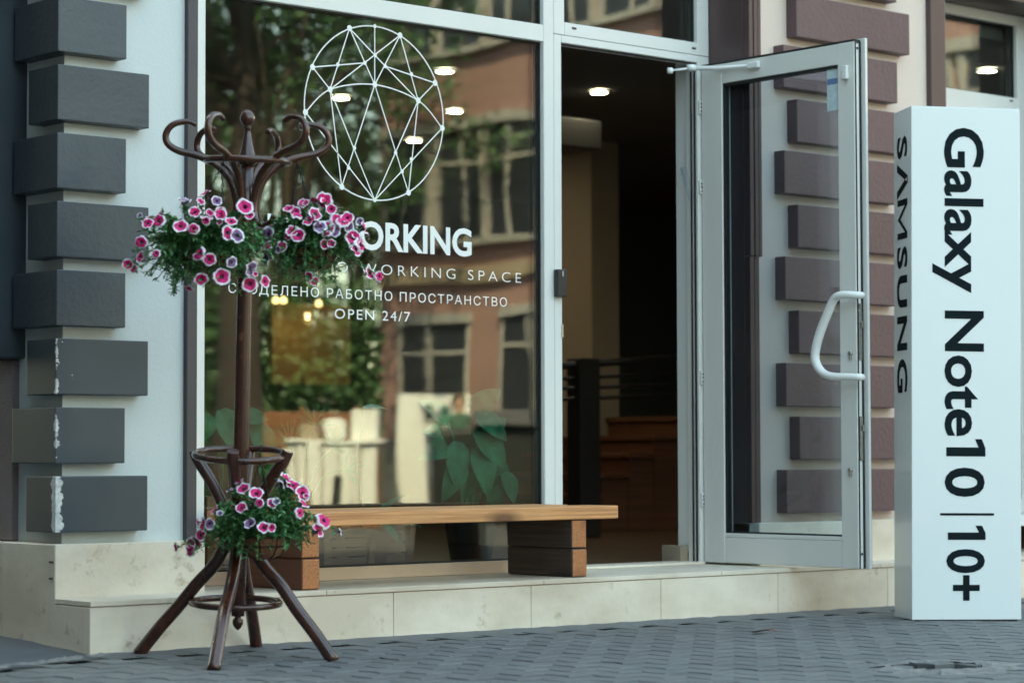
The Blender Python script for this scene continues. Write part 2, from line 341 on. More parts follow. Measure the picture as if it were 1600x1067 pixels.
# joint bed under the pavers
bm = BM(); quad(bm, [(x, y, pz(x, y) - 0.028) for x, y in ((PX0, PYN), (PX1, PYN), (PX1, PYF + 0.2), (PX0, PYF + 0.2))])
pavement = finish('pavement', bm, M['joint']); pavement['kind'] = 'structure'
HOLE = onP(1465, 1041); HZ = HOLE.z
LP, WP = 0.20, 0.105
def wave(y): return 0.008 * math.sin(2 * math.pi * y / LP)
def paver_bm(bm, cx, y0, z=0.0, tilt=(0, 0)):
    """interlocking paver: wavy long sides, straight ends, eased top edge"""
    ks = 8; g_ = 0.0022; ring = []
    for i in range(ks + 1): yy = y0 + g_ + (LP - 2 * g_) * i / ks; ring.append((cx + g_ + wave(yy), yy))
    for i in range(ks, -1, -1): yy = y0 + g_ + (LP - 2 * g_) * i / ks; ring.append((cx + WP - g_ + wave(yy), yy))
    mx, my = cx + WP / 2, y0 + LP / 2
    def ht(x, y): return z + tilt[0] * (x - mx) + tilt[1] * (y - my)
    top = [bm.verts.new((mx + (x - mx) * 0.955, my + (y - my) * 0.975, ht(x, y))) for x, y in ring]
    mid = [bm.verts.new((x, y, ht(x, y) - 0.003)) for x, y in ring]
    low = [bm.verts.new((x, y, z - 0.055)) for x, y in ring]
    bm.faces.new(list(reversed(top))); N = len(ring)
    for i in range(N):
        j = (i + 1) % N
        bm.faces.new((top[i], top[j], mid[j], mid[i])).smooth = False; bm.faces.new((mid[i], mid[j], low[j], low[i]))
spots = []
def edge_x(y): return -0.02 - (0.0 - y) * 0.02
i0 = int(PX0 / WP) - 1
for i in range(i0, int(PX1 / WP) + 1):
    off = (LP / 2 if i % 2 else 0)
    for j in range(int(PYN / LP) - 1, 1):
        x, y = i * WP, j * LP + off
        cx, cy = x + WP / 2, y + LP / 2
        if y + LP > -0.008 or y < PYN or x < PX0 or x > PX1 - WP: continue
        # asphalt strip in the side street takes over left of the corner
        if cx < -0.02 and cy > -0.10 + cx * 0.30 - 0.02: continue
        if (cx - HOLE.x) ** 2 + (cy - HOLE.y) ** 2 < 0.155 ** 2: continue
        spots.append((x, y))
def inview(x, y):
    v = Vector((x, y, 0)) - CP; d = v.dot(CF); px = 800 + FPX * v.dot(CR) / d; py = 533.5 - FPX * v.dot(CU) / d
    return (-30 < px < 1630 and py < 1085), d
vis = sorted([(inview(x + WP / 2, y + LP / 2)[1], x, y) for x, y in spots if inview(x + WP / 2, y + LP / 2)[0]])
single = {(x, y) for _, x, y in vis[:300]}
variants = {}
for k in range(4):
    for par in (0, 1):
        bm = BM(); paver_bm(bm, 0.0, par * LP / 2, 0, (U(-0.005, 0.005), U(-0.004, 0.004)))
        me = bpy.data.meshes.new('paver'); bm.normal_update(); bm.to_mesh(me); bm.free(); me.materials.append(M['paver']); variants[(k, par)] = me
rest = BM()
for x, y in spots:
    i = round(x / WP); par = i % 2; dz = U(-0.0012, 0.0010) + pz(x + WP / 2, y + LP / 2)
    if (x, y) in single:
        link('paver', variants[(random.randrange(4), par)], pavement, (x, y - par * LP / 2, dz))
    else: paver_bm(rest, x, y, dz, (U(-0.005, 0.005), U(-0.004, 0.004)))
finish('paver_field', rest, M['paver'], pavement, kind='stuff')
# narrow filler strip between the last pavers and the step
bm = BM(); tube_pts = []
xs = [i * 0.05 for i in range(0, 132)]
va = [bm.verts.new((x, -0.135, -0.008 - 0.0037 * x + U(-0.001, 0.001))) for x in xs]; vb = [bm.verts.new((x, 0.01, -0.001 - 0.0037 * x + U(0, 0.004))) for x in xs]
for i in range(len(xs) - 1): bm.faces.new((va[i], va[i + 1], vb[i + 1], vb[i]))
finish('joint_mortar', bm, M['paver'], pavement)
# asphalt of the side street, rising gently to the back
bm = BM(); nx, ny = 26, 60; gv = {}
for i in range(nx + 1):
    for j in range(ny + 1):
        X = -5.0 + 5.0 * i / nx; Yb = -0.115 + X * 0.30 if X > -1.3 else -0.5
        Y = Yb + (14 - Yb) * (j / ny) ** 2
        gv[i, j] = bm.verts.new((X, Y, -0.003 + pz(X, Y) + 0.05 * max(0, Y + 0.05) ** 0.9 + U(-0.002, 0.002)))
for i in range(nx):
    for j in range(ny): bm.faces.new((gv[i, j], gv[i + 1, j], gv[i + 1, j + 1], gv[i, j + 1])).smooth = True
o = finish('side_street', bm, M['asphalt']); o['kind'] = 'structure'
# pale broken mortar where the asphalt meets the pavers
bm = BM()
for k in range(90):
    X = -U(0.02, 1.15); Yb = -0.115 + X * 0.30 + U(-0.035, 0.02); s = U(0.006, 0.03)
    ring = [bm.verts.new((X + s * 1.6 * math.cos(a) * U(0.7, 1.2), Yb + s * math.sin(a) * U(0.6, 1.2), 0.009 + pz(X, Yb) + U(0, 0.004))) for a in [2 * math.pi * i / 7 for i in range(7)]]
    c = bm.verts.new((X, Yb, 0.014 + pz(X, Yb) + U(0, 0.005)))
    for i in range(7): bm.faces.new((ring[i], ring[(i + 1) % 7], c))
finish('mortar_crumbs', bm, M['rubble'], pavement, kind='stuff')
# pothole: ring of pale mortar and loose stones round a missing paver
hole = thing('pothole', 'broken hole in the paving with pale crumbled mortar round it', 'pothole', HOLE)
bm = BM(); N = 40; rings = []
for r, z in ((0.30, -0.004), (0.24, 0.003), (0.20, 0.006), (0.165, 0.003), (0.15, -0.05), (0.11, -0.085), (0.0, -0.09)):
    rings.append([bm.verts.new((HOLE.x + r * math.cos(2 * math.pi * k / N) * (1 + 0.25 * math.sin(k * 1.7 + 1) * (r > 0.2) + 0.1 * math.sin(k * 2.9)), HOLE.y + 0.8 * r * math.sin(2 * math.pi * k / N) * (1 + 0.12 * math.sin(k * 2.3)), HZ + z + (U(-0.004, 0.004) if r > 0.03 and r < 0.25 else 0))) for k in range(N)])
for a in range(len(rings) - 1):
    for k in range(N):
        f = bm.faces.new((rings[a][k], rings[a][(k + 1) % N], rings[a + 1][(k + 1) % N], rings[a + 1][k])); f.material_index = 1 if a >= 3 else 0
finish('mortar_rim', bm, [M['rubble'], M['joint']], hole)
for k in range(7):
    a = U(0, 6.28); r = U(0.02, 0.08); bm = BM(); bmesh.ops.create_icosphere(bm, subdivisions=1, radius=U(0.012, 0.025))
    for v in bm.verts: v.co *= U(0.75, 1.2)
    bmesh.ops.translate(bm, verts=bm.verts, vec=(HOLE.x + r * math.cos(a), HOLE.y + r * math.sin(a), HZ - 0.075)); finish('stone', bm, M['rubble'], hole)
# fallen leaf
lp = onP(1190, 990); bm = BM()
pts = [(-0.05, 0, 0.012), (-0.03, 0.022, 0.006), (0.0, 0.03, 0.004), (0.03, 0.02, 0.008), (0.05, 0, 0.016), (0.03, -0.02, 0.012), (0.0, -0.028, 0.018), (-0.03, -0.02, 0.016)]
c = bm.verts.new(lp + Vector((0, 0, 0.012))); vv = [bm.verts.new(lp + Vector(p)) for p in pts]
for i in range(8): bm.faces.new((vv[i], vv[(i + 1) % 8], c))
tube(bm, [lp + Vector((0.05, 0, 0.016)), lp + Vector((0.075, -0.01, 0.006))], 0.0012, 5)
tag(finish('fallen_leaf', bm, M['dry_leaf'], origin=lp), 'small dry reddish brown leaf lying on the grey pavers', 'leaf')

# ================================================================== BUILDING
B = thing('office_building', 'white walled corner building with dark slate quoin blocks and glazed shop front', 'building', (0, 0, 0))
# walls
bm = BM(); abox(bm, WX, 0.60, WY, 0.60, 0.30, 3.3); finish('wall', bm, M['wall'], B)
bm = BM(); abox(bm, 3.43, 4.757, WY, 0.60, 0.30, 3.3); finish('wall', bm, M['wall_warm_light'], B)
bm = BM(); abox(bm, 5.75, 13.0, WY, 0.60, 0.30, 3.3); finish('wall', bm, M['wall'], B)
bm = BM(); abox(bm, WX, WX + 0.25, 0.602, 12.0, -0.05, 3.3); finish('side_wall', bm, M['side_wall'], B)
bm = BM(); abox(bm, WX, 13.0, WY, 12.0, 3.302, 10.0); finish('upper_storeys', bm, M['wall'], B)
bm = BM(); abox(bm, 0.31, 13.0, 11.8, 12.0, -0.05, 3.3); abox(bm, 12.8, 13.0, 0.602, 11.79, -0.05, 3.3); finish('rear_wall', bm, M['side_wall'], B)
# quoins
qmesh = {}
def quoin(x0, x1, y0, y1, z0, z1, mat):
    bm = BM(); abox(bm, x0, x1, y0, y1, z0, z1, bev=0.004, seg=2); return finish('quoin_block', bm, mat, B)
ZB, ZP, ZH = 0.391, 0.2315, 0.188
def quoin_l(x1, y1, z0, z1, mat):
    """corner block: wraps both wall faces"""
    bm = BM()
    pts = [(0, PY), (x1, PY), (x1, WY + 0.01), (WX + 0.01, WY + 0.01), (WX + 0.01, y1), (0, y1)]
    lo = [bm.verts.new((x, y, z0)) for x, y in pts]; hi = [bm.verts.new((x, y, z1)) for x, y in pts]
    bm.faces.new(list(reversed(lo))); bm.faces.new(hi)
    for i in range(6): bm.faces.new((lo[i], lo[(i + 1) % 6], hi[(i + 1) % 6], hi[i]))
    bmesh.ops.bevel(bm, geom=list(bm.edges), offset=0.0035, segments=2, affect='EDGES', profile=0.6)
    return finish('quoin_block', bm, mat, B)
for k in range(12):
    z0 = ZB + k * ZP; even = k % 2 == 0
    o = quoin_l(0.362 if even else 0.27, 0.42 if even else 0.516, z0, z0 + ZH, M['quoin_chip'] if k < 3 else M['quoin'])
    if k == 0: o['label'] = 'lowest corner block with the paint knocked off its edge'
    quoin(3.605 if even else 3.69, 4.37 if even else 4.459, PY, WY + 0.01, z0, z0 + ZH, M['quoin_warm_light'])
# plinth
bm = BM(); abox(bm, 0.0, 0.60, PY, 0.58, -0.06, 0.352, bev=0.003); finish('plinth_slab', bm, M['stone'], B)
y = PY + 0.012
for a, b in ((0.582, 1.25), (1.253, 2.1), (2.103, 3.0)):
    bm = BM(); abox(bm, 0.012 if a > 1 else 0.0, WX + 0.1, a, b, -0.06, 0.352, bev=0.003); finish('plinth_slab', bm, M['stone'], B)
for a, b in ((3.43, 4.05), (4.053, 4.757), (5.75, 6.6)):
    bm = BM(); abox(bm, a, b, PY, 0.55, SZ - 0.02, 0.352, bev=0.003); finish('plinth_slab', bm, M['stone'], B)
# cable clips on the plinth corner
for zz in (0.29, 0.235):
    bm = BM(); abox(bm, -0.006, 0.004, PY + 0.012, PY + 0.03, zz, zz + 0.006); finish('cable_clip', bm, M['black_plastic'], B)
# dark trims and reveals
box('shutter_guide', B, M['dark_trim'], (0.546, 0.589, WY - 0.022, 0.60, 0.354, 3.3))
bm = BM()
for a, b, d in ((3.424, 3.448, 0.026), (3.448, 3.455, 0.008), (3.455, 3.478, 0.026), (3.478, 3.484, 0.008), (3.484, 3.503, 0.022)): abox(bm, a, b, WY - d, 0.50, 1.50, 3.3, bev=0.0015)
finish('shutter_guide', bm, M['brown'], B)
bm = BM()
for a, b, d in ((3.426, 3.452, 0.02), (3.452, 3.458, 0.006), (3.458, 3.488, 0.016)): abox(bm, a, b, WY - d, 0.50, 0.352, 1.498, bev=0.0015)
finish('shutter_guide', bm, M['brown'], B)
box('reveal_panel', B, M['brown'], (3.419, 3.4245, WY + 0.01, FY0 - 0.002, SZ + 0.18, 3.29), bev=0.0)
box('window_surround', B, M['brown'], (4.649, 4.757, WY - 0.03, WY + 0.05, 0.354, 3.29))
box('window_surround', B, M['brown'], (4.72, 4.775, WY + 0.05, FY0 - 0.002, 0.354, 3.29))
box('window_surround', B, M['brown'], (4.76, 5.80, WY - 0.03, FY0 - 0.002, 2.83, 3.0))
box('window_surround', B, M['brown'], (5.70, 5.80, WY - 0.03, FY0 - 0.002, 0.354, 2.828))
# rain pipe casing at the side wall
bm = BM(); abox(bm, -0.07, WX + 0.02, 0.535, 0.72, 0.985, 3.3, bev=0.006); finish('pipe_casing', bm, M['quoin'], B)
bm = BM(); abox(bm, 0.035, WX + 0.05, 0.575, 0.80, 0.354, 0.98, bev=0.004); finish('pilaster', bm, pm('rough_mauve', (0.22, 0.17, 0.17), None, (5, 5, 5), 0.9, 0.8, 160), B)

# ------------------------------------------------------------------ shop window (fixed glazing)
FR = M['frame']
def bar(bm, x0, x1, z0, z1, y0=FY0, y1=FY1, bev=0.0025): abox(bm, x0, x1, y0, y1, z0, z1, bev=bev)
bm = BM()
bar(bm, 0.66, 0.777, SZ + 0.001, 3.3); bar(bm, 2.443, 2.4985, SZ + 0.001, 3.3); bar(bm, 0.7775, 2.4425, 2.349, 2.419); bar(bm, 0.7775, 2.4425, 3.12, 3.3)
win = finish('shop_window', bm, FR, B); win['label'] = 'large fixed shop window with white frame and white lettering'
box('bottom_rail', win, M['cream'], (0.7775, 2.4425, FY0, FY1, SZ + 0.001, 0.2215))
def pane(parent, x0, x1, z0, z1, mat=None, two=True, y=GY):
    bm = BM(); abox(bm, x0, x1, y, y + 0.006, z0, z1); finish('glass_pane', bm, mat or M['glass'], parent)
    if two: bm = BM(); abox(bm, x0, x1, y + 0.022, y + 0.028, z0, z1); finish('glass_pane', bm, mat or M['glass'], parent)
    bm = BM(); e = 0.006
    for q in ((x0, x1, z0, z0 + e), (x0, x1, z1 - e, z1), (x0, x0 + e, z0 + e, z1 - e), (x1 - e, x1, z0 + e, z1 - e)): abox(bm, q[0], q[1], y - 0.006, y + 0.034, q[2], q[3])
    finish('gasket', bm, M['gasket'], parent)
pane(win, 0.7775, 2.4425, 0.222, 2.3485)
pane(win, 0.7775, 2.4425, 2.4195, 3.1195)
# lettering on the outer glass face
LY = GY - 0.0015
def one_geo(b):
    # figure one with its flag
    return [Vector((x, y, 0)) for x, y in ((0.13 - b, 0), (0.235 + b, 0), (0.235 + b, 0.727), (0.14 - b, 0.727), (-0.03, 0.66), (-0.03, 0.555 - b), (0.13 - b, 0.62 - b))], [[0, 1, 2, 3, 6], [3, 4, 5, 6]]
def em_geo(b):
    w_, t_ = 0.80, 0.10 + b
    P_ = ((0, 0), (t_, 0), (t_, 0.727), (0, 0.727), (w_ - t_, 0), (w_, 0), (w_, 0.727), (w_ - t_, 0.727), (t_, 0.727), (t_, 0.55), (w_ / 2, 0.02), (w_ / 2, 0.22), (w_ - t_, 0.727), (w_ - t_, 0.55))
    return [Vector((x, y, 0)) for x, y in P_], [[0, 1, 2, 3], [4, 5, 6, 7], [9, 10, 11, 8], [10, 13, 12, 11]]
def letters(s_, bold, spc):
    """one piece of geometry per character, already spaced as in the whole string"""
    full = text_geo(s_, bold, spc); x0, x1, _, _ = bounds(full[0]); out = []
    for i, ch in enumerate(s_):
        if ch == ' ': continue
        g1 = text_geo(ch, bold, spc) if ch not in '1M' else (one_geo(bold) if ch == '1' else em_geo(bold)); gb = bounds(g1[0]); pb = bounds(text_geo(s_[:i + 1], bold, spc)[0])
        out.append(([Vector((v.x + pb[1] - gb[1] - x0, v.y, 0)) for v in g1[0]], g1[1]))
    return out, x1 - x0
def fit_line(parts, yb, yt):
    """parts: [(string, px left, px right)], baseline px yb and cap top px yt at the middle of the line"""
    xm = sum(p[1] + p[2] for p in parts) / (2 * len(parts))
    zb = onY(xm, yb, LY).z; zt = onY(xm, yt, LY).z; cap = 0.727
    for s_, xl, xr, bold, spc in parts:
        a = onY(xl, 400, LY).x; b = onY(xr, 400, LY).x; ls, wd = letters(s_, bold, spc)
        for geo in ls:
            bm = BM(); put_text(bm, geo, lambda v: Vector((a + v.x / wd * (b - a), LY, zb + v.y / cap * (zt - zb)))); finish('letter', bm, M['vinyl'], win)
fit_line([('NETWORKING', 418, 737, 0.028, 1.0)], 389, 345)
fit_line([('CO WORKING SPACE', 502, 814, -0.012, 1.45)], 433, 416)
fit_line([('СПО', 357, 402, 0.0, 1.2), ('ДЕЛЕНО РАБОТНО ПРОСТРАНСТВО', 405, 792, 0.0, 1.2)], 464, 449)
fit_line([('OPEN 24/7', 523, 641, 0.0, 1.2)], 500, 484)
# line emblem: ball net with dots
bm = BM()
def zp(zx, zy): p = onY(380 + zx / 1.975, zy / 1.975, LY); return (p.x, p.z)
P = {k: zp(*v) for k, v in dict(A=(328, 88), T=(406, 82), Bb=(484, 110), L1=(214, 208), L2=(192, 347), R1=(592, 257), R2=(614, 396), bl=(304, 577), bo=(406, 618), br=(510, 595), c=(406, 262), e=(268, 277), g=(540, 311), j=(407, 172), k=(375, 195), m=(438, 205), n=(292, 200), q=(519, 230), s=(343, 457), t=(325, 518), u=(470, 472), v=(519, 492), w=(490, 530)).items()}
def strip(bm, pts, w_):
    for (x0, z0), (x1, z1) in zip(pts[:-1], pts[1:]):
        d = Vector((x1 - x0, z1 - z0)); d.normalize(); nx_, nz_ = -d.y * w_ / 2, d.x * w_ / 2; e = 0.0008
        quad(bm, [(x0 + nx_ - d.x * e, LY, z0 + nz_ - d.y * e), (x0 - nx_ - d.x * e, LY, z0 - nz_ - d.y * e), (x1 - nx_ + d.x * e, LY, z1 - nz_ + d.y * e), (x1 + nx_ + d.x * e, LY, z1 + nz_ + d.y * e)])
def dot(bm, p, r): f = bm.faces.new([bm.verts.new((p[0] + r * math.cos(a), LY - 0.0006, p[1] + r * math.sin(a))) for a in [2 * math.pi * i / 14 for i in range(14)]])
for a in ('A e', 'A c', 'A j', 'j g', 'T c', 'Bb e', 'Bb c', 'Bb g', 'L1 k', 'R1 m', 'L1 e', 'R1 g', 'e bl', 'e bo', 'c bl', 'c br', 'g bo', 'g br', 'L2 bo', 'R2 bo'):
    p, q = a.split(); strip(bm, [P[p], P[q]], 0.0048)
zt_, zb_ = P['T'][1], P['bo'][1]; cz = (zt_ + zb_) / 2; RR = (zt_ - zb_) / 2; cx_ = (P['L2'][0] + P['R2'][0]) / 2
RX = (onY(692.5, 177, LY).x - onY(475.5, 177, LY).x) / 2
strip(bm, [(cx_ + RX * math.cos(2 * math.pi * i / 72), cz + RR * math.sin(2 * math.pi * i / 72)) for i in range(73)], 0.0055)
arc = smooth_path([(P['L2'][0], 0, P['L2'][1]), (P['e'][0], 0, P['e'][1]), (P['c'][0], 0, P['c'][1]), (P['g'][0], 0, P['g'][1]), (P['R2'][0], 0, P['R2'][1])], 8)
strip(bm, [(v.x, v.z) for v in arc], 0.0052)
for k in P: dot(bm, P[k], 0.012 if k in ('A', 'Bb', 'L2', 'R2', 'c', 'e', 'g', 'bl', 'br', 'L1', 'R1') else 0.0085)
for f in bm.faces: f.normal_update()
finish('emblem', bm, M['vinyl'], win)

# ------------------------------------------------------------------ door frame, transom light and open door
bm = BM()
bar(bm, 2.4995, 2.542, SZ + 0.001, 2.3875); bar(bm, 2.5425, 3.3445, 2.356, 2.3875); bar(bm, 3.345, 3.417, SZ + 0.001, 2.3875)
abox(bm, 3.352, 3.417, FY1 + 0.001, FY1 + 0.07, SZ + 0.05, 2.3875, bev=0.002)
dfr = finish('door_frame', bm, FR, B)
bm = BM(); abox(bm, 2.543, 3.344, FY0 + 0.016, FY0 + 0.019, 2.349, 2.357); abox(bm, 3.3395, 3.3455, FY0 + 0.012, FY0 + 0.02, SZ, 2.355); abox(bm, 3.3395, 3.3455, FY0 + 0.034, FY0 + 0.04, SZ, 2.355); finish('brush_seal', bm, M['gasket'], dfr)
for zz in (2.13, 1.78, 0.95, 0.42):
    bm = BM(); abox(bm, 3.347, 3.359, FY0 - 0.012, FY0 - 0.001, zz, zz + 0.06, bev=0.002); finish('hinge', bm, M['frame'], dfr)
    bm = BM()
    for q in (0.012, 0.03, 0.045): lathe(bm, (3.353, FY0 - 0.0135, zz + q), [(0.0035, 0), (0.0035, 0.002)], 8, (0, -1, 0))
    finish('screw', bm, M['gasket'], dfr)
bm = BM()
bar(bm, 2.4995, 2.560, 2.3895, 3.3); bar(bm, 3.348, 3.417, 2.3895, 3.3); bar(bm, 2.5605, 3.3475, 2.3895, 2.444); bar(bm, 2.5605, 3.3475, 3.12, 3.3)
tr_ = finish('transom_window', bm, FR, B)
pane(tr_, 2.5605, 3.3475, 2.4445, 3.1195)
for px_, py_ in ((897, 45), (1084, 76)):
    p = onY(px_, py_, FY0); bm = BM(); abox(bm, p.x - 0.012, p.x + 0.012, FY0 - 0.004, FY0 + 0.001, p.z - 0.004, p.z + 0.004, bev=0.0015); finish('drain_cap', bm, M['black_plastic'], tr_)
# threshold
box('threshold', B, M['stone'], (2.5425, 3.3445, FY0 - 0.03, FY1 + 0.05, SZ + 0.001, SZ + 0.012))
box('skirting', B, M['room_beige'], (3.30, 3.345, FY1 + 0.002, FY1 + 0.12, SZ + 0.001, 0.25))
# entry reader on the mullion
p = onY(871, 443, FY0); bm = BM(); abox(bm, p.x - 0.022, p.x + 0.026, FY0 - 0.03, FY0 - 0.0005, p.z - 0.057, p.z + 0.057, bev=0.005, seg=2)
rd = finish('card_reader', bm, M['black_plastic'], dfr); box('indicator', rd, M['vinyl'], (p.x + 0.002, p.x + 0.005, FY0 - 0.0315, FY0 - 0.0295, p.z + 0.028, p.z + 0.05), bev=0)
p = onY(879, 517, FY0); box('strike_plate', dfr, M['steel'], (p.x - 0.008, p.x + 0.002, FY0 - 0.004, FY0 + 0.02, p.z - 0.028, p.z + 0.028), bev=0.001)
# clear plastic opener hanging on the jamb
a = onX(1068, 263, 3.343); b = onX(1082, 312, 3.343); bm = BM(); tube(bm, [a, b], 0.017, 10); finish('plastic_opener', bm, M['door_glass'], dfr)

# door leaf: swung out square to the front, hinge at y=.49, lock side at y=-.345; inner face x=3.42
DX0, DX1 = 3.362, 3.401; DH = 0.488; DL = onX(1338, 480, DX0).y; LI = onX(1312, 480, DX0).y; HI = onX(1130, 480, DX0).y
DZ0 = 0.181; DZ1 = onX(1338, 64, DX0).z; RT = onX(1312, 101, DX0).z; RB = onX(1312, 838, DX0).z
bm = BM()
abox(bm, DX0, DX1, DL, LI, DZ0, DZ1, bev=0.003, seg=2); abox(bm, DX0, DX1, HI, DH, DZ0, DZ1, bev=0.003)
abox(bm, DX0 + 0.001, DX1 - 0.001, LI + 0.0005, HI - 0.0005, RT, DZ1 - 0.001, bev=0.002); abox(bm, DX0 + 0.001, DX1 - 0.001, LI + 0.0005, HI - 0.0005, DZ0 + 0.001, RB - 0.018, bev=0.002)
abox(bm, DX0 + 0.0005, DX0 + 0.025, LI + 0.0005, HI - 0.0005, RB - 0.017, RB, bev=0.002)
door = finish('door', bm, FR, B); door['label'] = 'white framed glass door standing wide open'
bm = BM()
for q in ((DL - 0.026, LI, DZ0 - 0.002, DZ1 + 0.014), (HI, DH, DZ0 - 0.002, DZ1 + 0.014), (LI + 0.0005, HI - 0.0005, RT, DZ1 + 0.014), (LI + 0.0005, HI - 0.0005, DZ0 - 0.002, RB)): abox(bm, DX1 + 0.0005, DX1 + 0.015, q[0], q[1], q[2], q[3], bev=0.0015)
finish('outer_flange', bm, FR, door)
bm = BM()
abox(bm, DX1 - 0.010, DX1 + 0.0, DL - 0.004, DL + 0.004, DZ0, DZ1); abox(bm, DX0 + 0.004, DX0 + 0.010, DL - 0.003, DL + 0.004, DZ0, DZ1)
abox(bm, DX0 + 0.002, DX1 + 0.010, DL, DH, DZ1 + 0.0005, DZ1 + 0.009); abox(bm, DX1 + 0.015, DX1 + 0.017, DL - 0.024, DL - 0.016, DZ0, DZ1 + 0.013)
e = 0.007
for q in ((LI + 0.0005, HI - 0.0005, RB, RB + e), (LI + 0.0005, HI - 0.0005, RT - e - 0.006, RT), (LI + 0.0005, LI + 0.004, RB + e, RT - 0.008), (HI - 0.012, HI - 0.0005, RB + e, RT - 0.008)): abox(bm, DX0 + 0.006, DX1 - 0.006, *q)
finish('gasket', bm, M['gasket'], door)
for xx in (DX0 + 0.011, DX0 + 0.024):
    bm = BM(); abox(bm, xx, xx + 0.004, LI + 0.004, HI - 0.012, RB + e, RT - 0.013); finish('glass_pane', bm, M['door_glass'], door)
# D-shaped pull handle
HX = DX0 - 0.055
hp = [(1325, 461), (1314, 461), (1303, 468), (1293, 490), (1283, 515), (1275, 543), (1274, 563), (1283, 580), (1300, 588), (1325, 589)]
pts = [onX(x, y, HX) for x, y in hp]; pts = [Vector((DX0, pts[0].y - 0.03, pts[0].z)), Vector((DX0 - 0.03, pts[0].y - 0.022, pts[0].z))] + pts[1:-1] + [Vector((DX0 - 0.03, pts[-1].y - 0.022, pts[-1].z)), Vector((DX0, pts[-1].y - 0.03, pts[-1].z))]
sp = smooth_path(pts, 5); bm = BM(); nn = len(sp)
tube(bm, sp, [0.013 + 0.006 * math.sin(math.pi * i / (nn - 1)) for i in range(nn)], 12); finish('handle', bm, M['white_plastic'], door, smooth=False)
for py_ in (555, 737):
    c = onX(1330, py_, DX0); bm = BM(); lathe(bm, (DX0 - 0.012, c.y, c.z + 0.008), [(0.009, 0), (0.009, 0.011)], 14, (1, 0, 0)); abox(bm, DX0 - 0.012, DX0 - 0.0005, c.y - 0.005, c.y + 0.005, c.z - 0.018, c.z + 0.002, bev=0.001); finish('lock_cylinder', bm, M['steel'], door)
c = onX(1323, 114, DX0); box('latch_block', door, M['white_plastic'], (DX0 - 0.018, DX0 - 0.0005, c.y - 0.012, c.y + 0.012, c.z - 0.028, c.z + 0.028), bev=0.004)
for z0, z1 in ((1.03, 1.23), (1.235, 1.26), (0.62, 0.80)):
    bm = BM(); abox(bm, DX0 + 0.012, DX0 + 0.028, DL - 0.006, DL - 0.0005, z0, z1, bev=0.001); 
    if z1 - z0 > 0.1: abox(bm, DX0 + 0.015, DX0 + 0.025, DL - 0.02, DL - 0.006, (z0 + z1) / 2 + 0.03, (z0 + z1) / 2 + 0.055, bev=0.001)
    finish('lock_plate', bm, M['steel'], door)
bm = BM()
for zz in (2.31, 2.335, 0.24): lathe(bm, (DX0 + 0.02, DL - 0.0005, zz), [(0.006, 0), (0.006, 0.0015)], 10, (0, -1, 0))
finish('screw', bm, M['gasket'], door)
# round closer arm between header and leaf
arm = [onY(1047, 111, FY0 - 0.015), onY(1080, 107, FY0 - 0.06), onX(1120, 107, DX0 - 0.02), onX(1172, 103, DX0 - 0.012)]
bm = BM(); tube(bm, [arm[0], arm[1]], 0.005, 8); tube(bm, [arm[1], arm[2], arm[3]], [0.011, 0.010, 0.006], 8)
lathe(bm, arm[0] - Vector((0, 0, 0.012)), [(0.012, 0), (0.014, 0.01), (0.012, 0.024)], 14); lathe(bm, arm[1] - Vector((0, 0, 0.012)), [(0.02, 0), (0.02, 0.026)], 14)
abox(bm, DX0 - 0.02, DX0 - 0.0005, arm[3].y - 0.05, arm[3].y + 0.012, arm[3].z - 0.014, arm[3].z + 0.014, bev=0.003)
finish('closer_arm', bm, M['white_plastic'], door)
# blue and white paper sticker inside the glass, bottle shaped
SX = DX0 + 0.010; a = onX(1292, 105, SX); b = onX(1311, 172, SX)
stk = box('sticker', door, pm('sticker_paper', (0.55, 0.68, 0.72), None, (30, 30, 30), 0.6), (SX - 0.0003, SX + 0.0003, b.y, a.y, b.z, a.z), bev=0)
c = onX(1300, 128, SX); box('sticker_band', stk, pm('sticker_blue', (0.12, 0.22, 0.42), None, (30, 30, 30), 0.6), (SX - 0.0009, SX - 0.0004, b.y + 0.002, a.y - 0.002, c.z - 0.012, c.z + 0.012), bev=0)

# ------------------------------------------------------------------ window beyond the quoined pier
bm = BM()
bar(bm, 4.78, 4.86, 0.352, 2.83); bar(bm, 5.62, 5.70, 0.352, 2.83); bar(bm, 4.8605, 5.6195, 2.30, 2.415); bar(bm, 4.8605, 5.6195, 2.78, 2.83); bar(bm, 4.8605, 5.6195, 0.352, 0.42)
w2 = finish('side_window', bm, FR, B)
pane(w2, 4.8605, 5.6195, 2.4155, 2.7795); pane(w2, 4.8605, 5.6195, 0.4205, 2.2995)
p = onY(1580, 158, FY0); box('drain_cap', w2, M['black_plastic'], (p.x - 0.012, p.x + 0.012, FY0 - 0.004, FY0 + 0.001, p.z - 0.004, p.z + 0.004), bev=0.001)
box('wall', B, M['wall'], (4.757, 5.75, WY, 0.6, 0.30, 0.351), bev=0)

